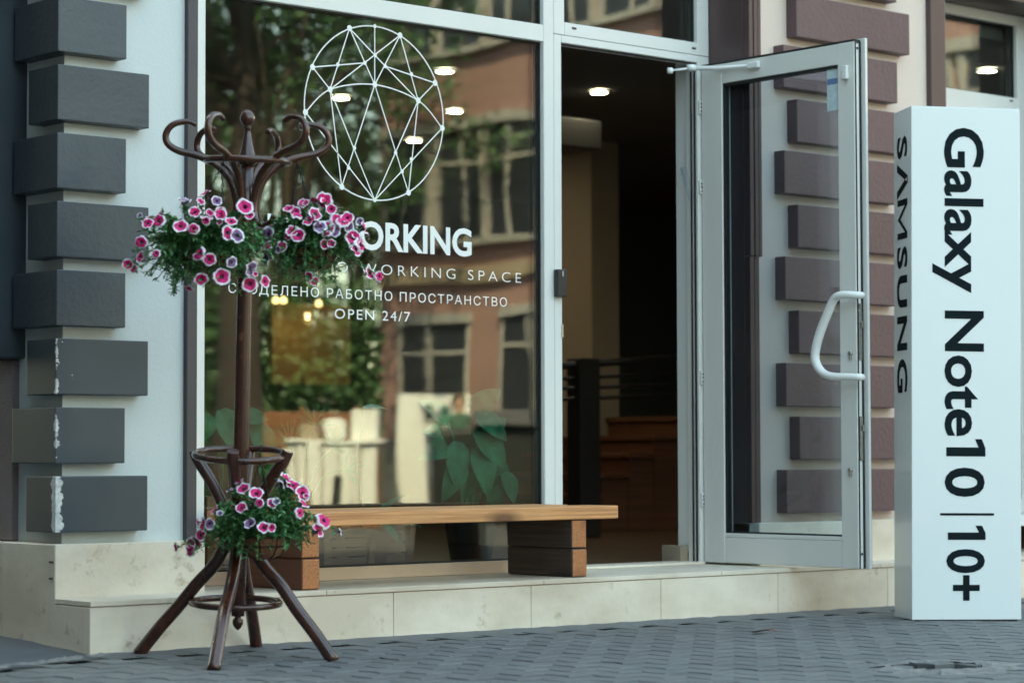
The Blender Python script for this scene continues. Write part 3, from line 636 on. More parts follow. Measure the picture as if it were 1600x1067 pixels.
# ================================================================== ENTRANCE STEP
step = thing('entrance_step', 'long pale limestone step running along the foot of the shop front', 'step', (0, 0, 0))
xs = [0.0, 0.66, 1.263, 1.927, 2.617, 3.3, 4.0, 4.7, 5.4, 6.1]
for a, b in zip(xs[:-1], xs[1:]): box('riser_slab', step, M['stone'], (a + (0.001 if a else 0), b - 0.001, 0.0, 0.03, -0.06, 0.1515), bev=0.0015, seg=1)
xs = [0.0, 0.96, 1.989, 2.96, 3.95, 4.95, 6.1]
box('tread_slab', step, M['stone'], (0.0, 0.959, -0.004, PY - 0.001, 0.1545, SZ), bev=0.002); box('tread_slab', step, M['stone'], (0.602, 0.959, PY, FY0 + 0.1, 0.1545, SZ), bev=0.002)
for a, b in zip(xs[1:-1], xs[2:]): box('tread_slab', step, M['stone'], (a + 0.001, b - 0.001, -0.004, FY0 + 0.1, 0.1545, SZ), bev=0.002)
box('side_slab', step, M['stone'], (0.0, 0.028, 0.031, PY - 0.001, -0.06, 0.1515), bev=0.0015, seg=1)
box('bed', step, M['mortar'], (0.03, 6.09, 0.032, 0.6, -0.06, 0.1525), bev=0)
bm = BM(); abox(bm, 0.002, 6.098, 0.002, 0.03, 0.1515, 0.1545); finish('joint', bm, pm('pink_mortar', (0.33, 0.19, 0.14), None, (20, 20, 20), 0.9), step)

# ================================================================== ROOM BEHIND THE GLASS
def st(o): o['kind'] = 'structure'; return o
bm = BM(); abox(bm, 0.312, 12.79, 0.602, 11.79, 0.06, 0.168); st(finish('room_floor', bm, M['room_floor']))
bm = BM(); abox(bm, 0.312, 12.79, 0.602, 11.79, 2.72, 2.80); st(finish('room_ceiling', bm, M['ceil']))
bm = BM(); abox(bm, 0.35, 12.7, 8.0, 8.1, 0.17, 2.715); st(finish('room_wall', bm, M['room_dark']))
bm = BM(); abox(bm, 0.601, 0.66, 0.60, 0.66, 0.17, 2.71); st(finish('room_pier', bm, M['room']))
def room_box(name, label, cat, px0, px1, py0, py1, Y, dy, mat, group=None):
    a = onY(px0, py1, Y); b = onY(px1, py0, Y); bm = BM(); abox(bm, a.x, b.x, Y, Y + dy, max(0.17, min(a.z, b.z)), min(2.715, max(a.z, b.z)), bev=0.004)
    return tag(finish(name, bm, mat, origin=(a.x, Y, 0.17)), label, cat, group)
room_box('room_column', 'beige column standing inside the dark doorway', 'column', 926, 966, 120, 860, 4.7, 0.35, M['room_beige'])
room_box('wall_panel', 'tall warmly lit wooden panel behind the right side of the stand hooks', 'panel', 521, 547, 225, 362, 7.9, 0.09, M['column_wood'])
room_box('wall_panel', 'tall warmly lit wooden panel behind the top of the coat stand', 'panel', 425, 453, 212, 335, 7.9, 0.09, M['column_wood'])
room_box('duct_box', 'boxed duct under the ceiling just inside the doorway', 'duct', 872, 940, 190, 226, 3.2, 0.5, M['black_metal'])
room_box('wall_panel', 'ochre wall panel deep inside behind the opening hours lettering', 'panel', 425, 548, 478, 600, 6.8, 0.05, M['column_wood'])
# ceiling downlights
for i, (x, y, d) in enumerate(((533, 151, 'just above the left knot of the emblem'), (695, 109, 'right of the top of the emblem'), (710, 172, 'right of the widest part of the emblem'), (647, 218, 'inside the lower right of the emblem'), (936, 142, 'in the open doorway'), (1543, 104, 'through the upper window behind the totem'))):
    p = onZ(x, y, 2.719) if x < 1500 else onY(x, y, 1.2) ; p.z = min(p.z, 2.719); L = thing('ceiling_light', 'round lit ceiling spot seen ' + d, 'ceiling light', p, 'round spots in the room ceiling')
    bm = BM(); lathe(bm, p + Vector((0, 0, -0.012)), [(0.045, 0), (0.045, 0.0125)], 24); finish('lens', bm, M['lamp'], L)
    bm = BM(); ringtube(bm, p + Vector((0, 0, -0.008)), 0.052, 0.008, 24, 6); finish('trim_ring', bm, M['white_plastic'], L)
for i, (x, y, d) in enumerate(((431, 470, 'leftmost of three'), (443, 470, 'middle of three'), (498, 475, 'rightmost of three'))):
    p = onY(x, y, 6.2); L = thing('pendant_lamp', 'small lit pendant lamp deep inside, ' + d, 'lamp', p, 'pendant lamps at the back of the room')
    bm = BM(); lathe(bm, p, [(0.01, -0.02), (0.024, -0.012), (0.024, 0.012), (0.008, 0.03)], 14); finish('bulb', bm, M['warm_lamp'], L)
    bm = BM(); tube(bm, [p + Vector((0, 0, 0.03)), Vector((p.x, p.y, 2.719))], 0.004, 6); finish('cord', bm, M['black_metal'], L)
for px_, py_, Y, wt in ((428, 218, 7.75, 0.30), (534, 232, 7.75, 0.26), (480, 500, 6.6, 0.12)):
    p = onY(px_, py_, Y); L = thing('wall_spot', 'small warm spot lamp shining on %s' % {428: 'the left wall panel', 534: 'the right wall panel', 480: 'the ochre panel'}[px_], 'lamp', p)
    bm = BM(); lathe(bm, p, [(0.014, 0), (0.02, 0.03), (0.018, 0.05)], 12); finish('head', bm, M['warm_lamp'], L)
    ld = bpy.data.lights.new('wall_spot_light', 'POINT'); ld.energy = wt; ld.color = (1, 0.66, 0.34); ld.shadow_soft_size = 0.03
    lo = bpy.data.objects.new('wall_spot_light', ld); COL.objects.link(lo); lo.parent = L; lo.location = (0.0, -0.06, 0.0)
# stairs rising to the right, reddish wood
stp = onY(943, 860, 4.0); ST = thing('staircase', 'dark reddish wooden stairs rising to the right inside the doorway', 'stairs', (stp.x, 4.0, 0.168))
xs = [onY(x, 740, 4.0).x for x in (916, 943, 985, 1025, 1068, 1110)]; zs = [onY(x, y, 4.0).z for x, y in ((916, 772), (943, 740), (985, 708), (1025, 680), (1068, 650))]
for i in range(5):
    bm = BM(); abox(bm, xs[i] + 0.002, xs[i + 1] - 0.002, 4.02, 5.0, 0.17, zs[i] - 0.032); finish('riser', bm, M['stair_wood'], ST)
    bm = BM(); abox(bm, xs[i] - 0.02, xs[i + 1] - 0.002, 3.99, 5.02, zs[i] - 0.03, zs[i], bev=0.003); finish('tread', bm, M['stair_wood'], ST)
# black railing
rp = onY(922, 800, 3.3); RA = thing('railing', 'black metal railing with a thick post inside the doorway', 'railing', (rp.x, 3.3, 0.168))
a = onY(908, 790, 3.3); b = onY(938, 560, 3.3); bm = BM(); abox(bm, a.x, b.x, 3.3, 3.42, 0.17, b.z, bev=0.004); finish('post', bm, M['black_metal'], RA)
for y0, y1, r in ((572, 560, 0.022), (592, 585, 0.011), (607, 603, 0.011), (624, 619, 0.011)):
    bm = BM(); p0 = onY(870, y0, 3.3); p1 = onY(1110, y1 - 4, 3.3); tube(bm, [p0 + Vector((0, 0.06, 0)), p1 + Vector((0, 0.06, 0))], r, 8); finish('rail', bm, M['black_metal'], RA)
# slatted wooden boxes standing behind the glass
def slat_box(px0, px1, py0, py1, Y, label, n=5):
    a = onY(px0, py1, Y); b = onY(px1, py0, Y); z0, z1 = 0.17, b.z
    T = thing('slatted_box', label, 'box', (a.x, Y, 0.168), 'slatted boxes behind the glass')
    h = (z1 - z0) / n
    for i in range(n): box('slat', T, M['slat'], (a.x + 0.03, b.x - 0.03, Y, Y + 0.016, z0 + i * h + 0.003, z0 + (i + 1) * h - 0.003), bev=0.002)
    for xx, dx in ((a.x, 0.0), (b.x - 0.034, 0.03)):
        bm = BM(); abox(bm, xx, xx + 0.034, Y - 0.004, Y + 0.04, z0, z1 + 0.01, bev=0.003)
        for v in bm.verts: v.co.x += dx * (v.co.z - z0) / (z1 - z0)
        finish('post', bm, M['slat'], T)
    box('side', T, M['slat'], (a.x + 0.03, b.x - 0.03, Y + 0.3, Y + 0.32, z0, z1), bev=0.002)
slat_box(505, 582, 825, 890, 0.78, 'slatted wooden box behind the glass under the left half of the bench')
slat_box(585, 642, 815, 890, 0.80, 'slatted wooden box with slanting end under the middle of the bench')
slat_box(322, 372, 778, 880, 0.76, 'reddish slatted wooden box behind the glass left of the bench')

# big-leaved plants inside the window
def leaf_mesh(name, L, Wd, curl, mats, nl=9, nw=6, heart=0.5, fold=0.25):
    bm = BM(); g_ = {}
    for i in range(nl + 1):
        t = i / nl; wv = Wd * (math.sin(math.pi * min(1, t * 0.94 + 0.06)) ** 0.75) * (1.15 - heart * t)
        for j in range(nw + 1):
            s_ = (j / nw - 0.5) * 2; x = s_ * wv; z = -curl * L * t * t - fold * abs(s_) * wv * -1 + 0.012 * Wd / 0.05 * math.sin(s_ * 14) * 0.12
            g_[i, j] = bm.verts.new((x, L * (t - 0.25 * curl * t * t), z))
    for i in range(nl):
        for j in range(nw):
            f = bm.faces.new((g_[i, j], g_[i, j + 1], g_[i + 1, j + 1], g_[i + 1, j])); f.smooth = True
            if len(mats) > 1 and (j == 0 or j == nw - 1): f.material_index = 1
    me = bpy.data.meshes.new(name); bm.normal_update(); bm.to_mesh(me); bm.free()
    for m in mats: me.materials.append(m)
    return me
big = [leaf_mesh('leaf', 0.17, 0.052, c, [M['hosta']]) for c in (0.25, 0.5, 0.8)]
def put_leaf(parent, me, at, dirv, up, sc=1.0):
    y = Vector(dirv).normalized(); z = Vector(up) - y * Vector(up).dot(y); z.normalize(); x = y.cross(z)
    o = link('leaf', me, parent); b_ = wloc(parent)
    o.matrix_local = Matrix(((x.x * sc, y.x * sc, z.x * sc, at.x - b_.x), (x.y * sc, y.y * sc, z.y * sc, at.y - b_.y), (x.z * sc, y.z * sc, z.z * sc, at.z - b_.z), (0, 0, 0, 1)))
    return o
def pot_plant(px, py_c, Y, label, leaves, pot_mat, potr=0.11):
    c = onY(px, py_c, Y); T = thing('potted_plant', label, 'plant', (c.x, Y, 0.168))
    bm = BM(); lathe(bm, (c.x, Y, 0.169), [(potr * 0.7, 0), (potr, 0.19), (potr * 1.05, 0.2), (potr * 1.05, 0.215), (potr * 0.9, 0.215), (potr * 0.88, 0.19)], 20); finish('pot', bm, pot_mat, T)
    for (lx, ly, dx, dz, sc) in leaves:
        p = onY(lx, ly, Y - U(0.02, 0.12)); d = Vector((dx, U(-0.5, -0.1), dz)); s0 = Vector((c.x, Y, 0.37))
        bm = BM(); tube(bm, smooth_path([s0 + Vector((U(-0.03, 0.03), U(-0.03, 0.03), 0)), (s0 + p) / 2 + Vector((0, 0, 0.06)), p], 4), 0.004, 6); finish('stalk', bm, M['hosta'], T)
        put_leaf(T, random.choice(big), p, d, Vector((-0.3, -0.9, 0.5)), sc)
pot_plant(735, 740, 0.82, 'broad dark green leafy plant behind the glass near the door',
          [(700, 660, -0.6, 0.5, 1.0), (735, 650, 0.2, 0.3, 1.1), (745, 655, 0.9, -0.25, 1.2), (742, 672, 0.7, -0.8, 1.3), (770, 720, 0.5, -0.9, 1.2), (722, 735, 0.5, -0.8, 1.2),
           (785, 740, 0.6, -0.9, 0.9), (700, 700, -0.8, 0.0, 1.0), (715, 690, -0.2, -0.7, 1.1), (775, 755, 0.0, -1, 0.9), (720, 720, -0.5, -0.6, 1.0), (760, 690, 0.3, 0.7, 0.8), (690, 680, -0.9, 0.2, 0.8), (745, 700, 0.0, -0.6, 1.2)], M['black_plastic'])
pot_plant(352, 760, 0.85, 'green leafy plant behind the glass left of the coat stand pole', [(330, 650, -0.5, -0.3, 1.0), (345, 640, 0.2, -0.8, 1.2), (392, 665, 0.6, -0.7, 1.2), (400, 690, 0.5, -0.8, 1.1), (360, 680, 0.0, -0.9, 1.1), (415, 720, 0.8, -0.5, 1.0), (378, 655, 0.7, 0.2, 0.8)], M['terracotta'])
# peace lily with one pale flower, and a fan palm
c = onY(575, 760, 0.86); T = thing('peace_lily', 'peace lily with one pale flower held above the bench', 'plant', (c.x, 0.86, 0.168))
bm = BM(); lathe(bm, (c.x, 0.86, 0.169), [(0.07, 0), (0.095, 0.17), (0.10, 0.18), (0.085, 0.18)], 18); finish('pot', bm, M['terracotta'], T)
narrow = [leaf_mesh('leaf', 0.2, 0.03, cc, [M['hosta']], heart=0.3) for cc in (0.3, 0.7)]
for k in range(12):
    a = U(0, 6.28); d = Vector((math.cos(a), math.sin(a), U(0.3, 1.2))); put_leaf(T, random.choice(narrow), Vector((c.x, 0.86, 0.34)) + d * 0.04, d, (0, 0, 1), U(0.8, 1.1))
p = onY(568, 637, 0.8); bm = BM(); tube(bm, smooth_path([(c.x, 0.86, 0.34), (p.x - 0.01, 0.83, 0.6), p], 5), 0.0035, 6); finish('stalk', bm, M['stem'], T)
lm = leaf_mesh('spathe', 0.11, 0.022, 0.15, [M['pale_leaf']], heart=0.4); o = put_leaf(T, lm, p, (0.8, -0.2, 0.08), (-0.2, -0.5, 1)); o.name = 'spathe'
c = onY(470, 770, 0.95); T = thing('fan_palm', 'small fan palm behind the glass beside the coat stand', 'plant', (c.x, 0.95, 0.168))
bm = BM(); lathe(bm, (c.x, 0.95, 0.169), [(0.08, 0), (0.105, 0.17), (0.11, 0.18), (0.09, 0.18)], 18); finish('pot', bm, M['white_plastic'], T)
for (fx, fy) in ((455, 690), (490, 665), (520, 700), (440, 730), (535, 735)):
    p = onY(fx, fy, 0.9); bm = BM(); tube(bm, smooth_path([(c.x, 0.95, 0.34), ((c.x + p.x) / 2, 0.94, (0.40 + p.z) / 2 + 0.05), p], 4), 0.003, 5)
    d0 = math.atan2(p.z - 0.45, p.x - c.x)
    for k in range(17):
        a = d0 + (k - 8) * 0.16; L_ = U(0.10, 0.14); e = Vector((math.cos(a) * L_, U(-0.03, 0.02), math.sin(a) * L_ - 0.02)); nn = Vector((-math.sin(a), 0, math.cos(a))) * 0.004
        m_ = p + e * 0.5; f = bm.faces.new([bm.verts.new(q) for q in (p, m_ + nn, p + e, m_ - nn)])
    finish('frond', bm, M['hosta'], T)

# ================================================================== BENCH
BN = thing('bench', 'low rustic bench with a pale pine seat on stacked beam legs on the step', 'bench', (1.56, 0.22, SZ))
BX0, BX1 = 0.70, 2.41
box('seat_plank', BN, M['bench_top'], (BX0, BX1, 0.026, 0.205, 0.396, 0.447), bev=0.005)
box('seat_plank', BN, M['bench_top'], (BX0 + 0.03, BX1 - 0.10, 0.209, 0.41, 0.396, 0.449), bev=0.005)
def leg_beam(x0, x1, z0, z1, mat):
    bm = BM(); fs = abox(bm, x0, x1, 0.032, 0.42, z0, z1)
    for v in bm.verts:
        if v.co.y > 0.2: v.co.x += U(-0.004, 0.004)
    bmesh.ops.bevel(bm, geom=list(bm.edges), offset=0.009, segments=3, affect='EDGES', profile=0.6)
    for f in bm.faces:
        if abs(f.normal.y) > 0.75: f.material_index = 1
    return finish('leg_beam', bm, [mat, M['end_grain']], BN)
for x0, m in ((0.878, M['bench_leg_red']), (2.168, M['bench_leg'])):
    leg_beam(x0, x0 + 0.080, SZ + 0.001, 0.2835, m); leg_beam(x0 - 0.002, x0 + 0.078, 0.2845, 0.3955, m)

# ================================================================== COAT STAND WITH HANGING BASKETS
BC = Vector((0.36, -0.32, 0)); RH = R0.copy(); FH = F0.copy()
def rk(lat, dep, z):
    k = 1.0 if z < 0.65 else 1.0 - 0.012 * (z - 0.65)
    return BC + RH * (lat * k + 0.025 * z) + FH * (dep - 0.055 * z) + Vector((0, 0, z if z < 0.65 else 0.65 + (z - 0.65) * 0.986))
LN = RH * 0.025 - FH * 0.055 + Vector((0, 0, 1))   #     # stand leans a little to the right
def rkpx(x, y, dep=0.0):
    r = ray(x, y); t = ((BC - CP).dot(FH) + dep) / r.dot(FH); q = CP + r * t; return q
CS = thing('coat_stand', 'dark brown bentwood coat stand with curled hooks used as a flower stand', 'coat stand', BC)
bm = BM(); tube(bm, [rk(0, 0, z) for z in (0.125, 0.3, 0.6, 0.9, 1.2, 1.45, 1.62)], [0.022, 0.026, 0.027, 0.026, 0.025, 0.023, 0.021], 16); finish('pole', bm, M['iron'], CS)
bm = BM(); lathe(bm, rk(0, 0, 1.60), [(0.022, 0), (0.032, 0.012), (0.034, 0.02), (0.026, 0.04), (0.017, 0.075), (0.011, 0.11), (0.009, 0.122), (0.014, 0.126), (0.010, 0.131), (0.017, 0.138), (0.0235, 0.15), (0.0245, 0.16), (0.021, 0.172), (0.012, 0.182), (0.003, 0.187)], 18); finish('finial', bm, M['iron'], CS)
bm = BM(); lathe(bm, rk(0, 0, 0.125), [(0.002, -0.046), (0.011, -0.038), (0.018, -0.025), (0.018, -0.014), (0.010, -0.004), (0.014, 0.0)], 16); finish('knob', bm, M['iron'], CS)
bm = BM(); ringtube(bm, rk(0, 0, 1.618), 0.135, 0.0115, 44, 10, LN); finish('hook_ring', bm, M['iron'], CS)
bm = BM(); ringtube(bm, rk(0, 0, 0.650), 0.150, 0.0115, 44, 10, LN - FH * 0.085); finish('umbrella_ring', bm, M['iron'], CS)
bm = BM(); ringtube(bm, rk(-0.008, 0, 0.168), 0.144, 0.0105, 44, 10, LN); finish('foot_ring', bm, M['iron'], CS)
prof = [(0.17, 1.735), (0.20, 1.745), (0.245, 1.735), (0.268, 1.705), (0.262, 1.672), (0.225, 1.648), (0.17, 1.635), (0.12, 1.615), (0.085, 1.59), (0.055, 1.555), (0.037, 1.50), (0.036, 1.45), (0.05, 1.415), (0.08, 1.402), (0.115, 1.412), (0.128, 1.432)]
for k, adeg in enumerate((-172, -112, -40, 14, 74, 136)):
    a = math.radians(adeg); c_, s_ = math.cos(a), math.sin(a)
    pts = smooth_path([rk(r * c_, r * s_, z) for r, z in prof], 4); N_ = len(pts); bm = BM()
    tube(bm, pts, [0.0085 + 0.004 * math.sin(math.pi * min(1, i / N_ * 1.1 + 0.02)) for i in range(N_)], 10); finish('hook', bm, M['iron'], CS)
lprof = [(1.0, -0.004), (0.80, 0.08), (0.60, 0.155), (0.40, 0.225), (0.22, 0.295), (0.135, 0.36), (0.12, 0.42), (0.17, 0.49), (0.28, 0.565), (0.40, 0.63), (0.44, 0.662)]
for fx, fy in ((0.165, -0.035), (0.055, -0.635), (0.63, -0.045), (0.545, -0.60)):
    d = Vector((fx, fy, 0)) - BC; L_ = d.length; d.normalize(); bm = BM(); tops = 0.375 / 0.375
    pts = []
    for q, z in lprof:
        r = q * L_ if z < 0.2 else q * 0.37
        pts.append(BC + d * r + RH * (0.025 * z) - FH * (0.055 * z) + Vector((0, 0, z + (pz(fx, fy) if z < 0.2 else 0) * max(0, 1 - z / 0.2))))
    pts = smooth_path(pts, 4); N_ = len(pts); tube(bm, pts, [0.0215 - 0.002 * i / N_ for i in range(N_)], 14); finish('leg', bm, M['iron'], CS)
    
# ---- petunia flowers: shared meshes, one object each
def flower_mesh(variant):
    bm = BM(); n_ = 20; rings = []; fold = U(0.0, 0.5); ph_ = U(0, 6.28)
    rr = ((0.0016, -0.030), (0.0042, -0.008), (0.0068, -0.0015), (0.0205, 0.003), (0.0262, 0.0035 if variant != 2 else -0.004))
    for q, (r, h) in enumerate(rr):
        ring = []
        for k in range(n_):
            a = 2 * math.pi * k / n_; lob = 1 + (0.07 * abs(math.cos(2.5 * a)) - 0.035 if q >= 3 else 0) + (U(-0.07, 0.07) if q == 4 else (U(-0.06, 0.04) if q == 3 else 0))
            x, y = r * lob * math.cos(a), r * lob * math.sin(a); zz = h
            if q >= 3: zz += (0.0035 * math.sin(5 * a + ph_) + 0.002 * math.sin(9 * a + 2 * ph_)) * (q - 2) * 0.6 + U(-0.001, 0.001) - fold * max(0, x * math.cos(ph_) + y * math.sin(ph_)) * 0.9
            ring.append(bm.verts.new((x, y, zz)))
        rings.append(ring)
    for q in range(4):
        for k in range(n_):
            f = bm.faces.new((rings[q][k], rings[q][(k + 1) % n_], rings[q + 1][(k + 1) % n_], rings[q + 1][k])); f.smooth = True; f.material_index = (3, 0, 1, 2)[q]
    if variant == 3:
        for f in bm.faces:
            if f.material_index == 1: f.material_index = 3
    me = bpy.data.meshes.new('flower'); bm.normal_update(); bm.to_mesh(me); bm.free()
    for m in ('pet_dark', 'pet_mag', 'pet_white', 'pet_pur'): me.materials.append(M[m])
    return me
FM = [flower_mesh(v) for v in (0, 0, 0, 0, 1, 1, 2, 0, 1, 2, 3, 3, 0)]
def basket(label, cpx, dep, semi, bowl, flowers, hook, seed, trails, chain_n=3):
    random.seed(seed)
    c = rkpx(*cpx, dep); T = thing('hanging_flower_basket', label, 'flower basket', c, 'petunia baskets hung on the coat stand')
    br, bh, bz = bowl; b0 = c + Vector((0, 0, bz))
    bm = BM(); lathe(bm, b0, [(br * 0.35, -bh), (br * 0.72, -bh * 0.8), (br * 0.94, -bh * 0.4), (br, 0), (br * 0.95, 0.004), (br * 0.9, -0.01)], 24); finish('bowl', bm, M['coir'], T)
    bm = BM()
    for q, h in ((1.01, 0.0), (0.97, -bh * 0.4)): ringtube(bm, b0 + Vector((0, 0, h)), br * q, 0.0022, 28, 6)
    for k in range(8):
        a = k * math.pi / 4; tube(bm, [b0 + Vector((math.cos(a) * br * q, math.sin(a) * br * q, h)) for q, h in ((1.01, 0), (0.96, -bh * 0.4), (0.74, -bh * 0.82), (0.36, -bh * 1.01))], 0.0018, 5)
    finish('wire_frame', bm, M['chain'], T)
    bm = BM(); lathe(bm, b0 + Vector((0, 0, -0.012)), [(br * 0.9, 0), (br * 0.5, 0.02), (0.004, 0.026)], 16); finish('soil', bm, M['soil'], T)
    # three chains gathered at the hook
    for k in range(3):
        a = 2 * math.pi * k / 3 + 0.5; p0 = b0 + Vector((math.cos(a) * br, math.sin(a) * br, 0)); d = hook - p0; nl = int(d.length / 0.0145); bm = BM()
        for i in range(nl):
            q = p0 + d * ((i + 0.5) / nl); side = d.cross(Vector((0.3, 0.5, 0.2))).normalized(); side2 = d.cross(side).normalized()
            nrm = side if i % 2 else side2; t_ = d.normalized(); o_ = nrm.cross(t_); R_ = 0.0078
            rg = []
            for m_ in range(8):
                an = 2 * math.pi * m_ / 8; rg.append(q + t_ * math.cos(an) * R_ * 1.15 + o_ * math.sin(an) * R_ * 0.55)
            tube(bm, rg + [rg[0]], 0.0013, 4, cap=False)
        finish('chain', bm, M['chain'], T)
    bm = BM(); tube(bm, smooth_path([hook, hook + Vector((0, 0, 0.02)), hook + Vector((0.008, 0, 0.034)), hook + Vector((0, 0, 0.04))], 4), 0.002, 6); finish('hook_wire', bm, M['chain'], T)
    # foliage: arching stems carrying small pointed leaves
    bm = BM()
    def leaf(p, d, sz, up):
        d = d.normalized(); s_ = d.cross(up)
        if s_.length < 1e-3: return
        s_.normalize(); u_ = s_.cross(d); m_ = p + d * sz * 0.45 - u_ * sz * 0.05; tip = p + d * sz - u_ * sz * 0.18; hw = sz * U(0.2, 0.3)
        a_ = bm.verts.new(p); t_ = bm.verts.new(tip); mm = bm.verts.new(m_); l = bm.verts.new(m_ + s_ * hw + u_ * sz * 0.1); r = bm.verts.new(m_ - s_ * hw + u_ * sz * 0.1)
        for f in ((a_, mm, l), (mm, t_, l), (a_, r, mm), (mm, r, t_)): bm.faces.new(f).material_index = 0
    flo = []
    for (x, y) in flowers: flo.append(rkpx(x, y, dep))
    for (x, y) in flowers[::2]: flo.append(rkpx(x + U(-26, 26), y + U(-16, 20), dep))
    targets = []
    for q in flo:
        l_ = (q - c).dot(RH) / semi[0]; z_ = (q.z - c.z) / semi[1]; k2 = max(0.0, 1 - min(1, l_ * l_ * 0.8 + z_ * z_ * 0.8)); targets.append(q - FH * (semi[2] * math.sqrt(k2) * U(0.85, 1.1)))
    extra = []
    for k in range(trails):
        th = U(0, 2 * math.pi); ph = U(-1.1, 0.75); rr = U(0.55, 1.0); cz_ = math.sin(ph)
        extra.append(c + RH * (semi[0] * rr * math.cos(th) * math.cos(ph)) + FH * (semi[2] * rr * math.sin(th) * math.cos(ph)) + Vector((0, 0, semi[1] * rr * cz_)))
    for q in targets + extra:
        dlat = (q - b0); s0 = b0 + Vector((dlat.x, dlat.y, 0)).normalized() * br * U(0.2, 0.85) + Vector((0, 0, U(-0.01, 0.02)))
        mid = (s0 + q) * 0.5 + Vector((0, 0, U(0.01, 0.06))); path = smooth_path([s0, mid, q - Vector((0, 0, 0.006))], 6); ln = (q - s0).length
        tube(bm, path, 0.0014, 4, cap=False, mi=1); nlv = int(22 + ln * 130)
        for i in range(nlv):
            f_ = U(0.12, 0.97) * (len(path) - 1); i_ = int(f_); p_ = path[i_].lerp(path[min(i_ + 1, len(path) - 1)], f_ - i_)
            d = Vector((U(-1, 1), U(-1, 1), U(-0.55, 0.75))); leaf(p_, d, U(0.014, 0.032) * (1.2 if f_ < len(path) * 0.5 else 0.85), Vector((U(-0.3, 0.3), U(-0.3, 0.3), 1)))
    fo = finish('foliage', bm, [M['leaf'], M['stem']], T, kind='stuff')
    base = wloc(T)
    for i, q in enumerate(targets):
        out = (q - c); out.normalize(); nrm = (out * 0.9 - FH * U(0.1, 1.1) + Vector((U(-0.8, 0.8), U(-0.8, 0.8), U(-0.3, 0.6)))).normalized()
        a_ = nrm.orthogonal().normalized(); a_ = (Matrix.Rotation(U(0, 6.28), 3, nrm) @ a_); b_ = nrm.cross(a_); sc = U(0.66, 1.08) if i < len(flowers) else U(0.35, 0.75); o = link('flower', FM[(i * 7 + seed) % len(FM)], T); p_ = q - base
        o.matrix_local = Matrix(((a_.x * sc, b_.x * sc, nrm.x * sc, p_.x), (a_.y * sc, b_.y * sc, nrm.y * sc, p_.y), (a_.z * sc, b_.z * sc, nrm.z * sc, p_.z), (0, 0, 0, 1)))
def hk(adeg, r, z): a = math.radians(adeg); return rk(r * math.cos(a), r * math.sin(a), z)
basket('petunia basket hanging highest on the left of the coat stand, trailing wide', (322, 392), -0.24, (0.245, 0.165, 0.17), (0.085, 0.07, -0.005),
       [(294, 318), (321, 302), (313, 338), (313, 365), (331, 347), (365, 371), (369, 352), (352, 341), (388, 328), (324, 404), (338, 412), (371, 416), (323, 441), (398, 424), (395, 447), (417, 442), (230, 384), (227, 406), (206, 416), (237, 346), (240, 355), (293, 361), (255, 350), (352, 338), (380, 375), (355, 437), (345, 320)], hk(-112, 0.16, 1.60), 11, 170)
basket('petunia basket hanging on the right of the coat stand in front of the lettering', (487, 388), -0.11, (0.19, 0.15, 0.15), (0.08, 0.07, -0.005),
       [(424, 372), (422, 391), (421, 409), (466, 336), (477, 322), (470, 342), (488, 350), (463, 367), (472, 374), (512, 320), (508, 316), (530, 348), (546, 345), (548, 358), (512, 387), (525, 366), (515, 362), (555, 376), (567, 386), (560, 395), (578, 427), (572, 360), (487, 436), (455, 330), (540, 352), (497, 340), (505, 360)], hk(14, 0.165, 1.615), 23, 140)
basket('lowest petunia basket hanging between the legs of the coat stand', (412, 822), -0.17, (0.19, 0.12, 0.14), (0.075, 0.07, -0.035),
       [(364, 765), (383, 763), (405, 770), (440, 754), (458, 757), (448, 748), (430, 785), (474, 770), (478, 786), (473, 800), (340, 795), (333, 817), (322, 818), (397, 816), (419, 822), (383, 792), (508, 812), (500, 827), (298, 848), (306, 846), (297, 860)], rk(0.075, -0.12, 0.64), 37, 120)

# ================================================================== ADVERTISING TOTEM
ta = onP(1425, 970); tb = onP(1596, 970); ta.z = tb.z = (ta.z + tb.z) / 2 - 0.002; tpz = 2.087; tdir = (tb - ta); TW = tdir.length; tdir.normalize(); tin = Vector((-tdir.y, tdir.x, 0)); TD = 0.225; TH_ = tpz
TL = 0.0095   # the totem leans a touch to the right
TM = Matrix(((tdir.x, tin.x, tdir.x * TL, ta.x), (tdir.y, tin.y, tdir.y * TL, ta.y), (-TL, 0, 1, ta.z), (0, 0, 0, 1)))
TO = thing('advertising_totem', 'tall glossy white advertising totem with black phone lettering', 'totem', ta)
bm = BM(); abox(bm, 0, TW, 0, TD, 0.010, TH_, bev=0.003, seg=2); bmesh.ops.transform(bm, matrix=TM, verts=bm.verts); finish('body', bm, M['totem'], TO)
bm = BM(); abox(bm, 0.012, TW - 0.012, 0.012, TD - 0.012, -0.01, 0.0095); bmesh.ops.transform(bm, matrix=TM, verts=bm.verts); finish('foot', bm, M['black_plastic'], TO)
def tpx(x, y):
    n_ = -tin; r = ray(x, y); t = (ta - CP).dot(n_) / r.dot(n_); q = CP + r * t - ta; return q.dot(tdir) - TL * q.z, q.z + TL * q.dot(tdir)
def totem_word(s_, ytop, ybot, xbase, xcap, bold, spc):
    u0, z0 = tpx(xbase, (ytop + ybot) / 2); u1, _ = tpx(xcap, (ytop + ybot) / 2); zt = tpx(1500, ytop)[1]; zb = tpx(1500, ybot)[1]
    ls, wd = letters(s_, bold, spc)
    for geo in ls:
        bm = BM(); put_text(bm, geo, lambda v: TM @ Vector((u0 + v.y / 0.727 * (u1 - u0), -0.0012, zt + (zb - zt) * v.x / wd))); finish('letter', bm, M['ink'], TO)
totem_word('Galaxy Note10', 200, 776, 1478, 1539, 0.022, 1.0)
totem_word('10+', 832, 938, 1481, 1540, 0.022, 1.0)
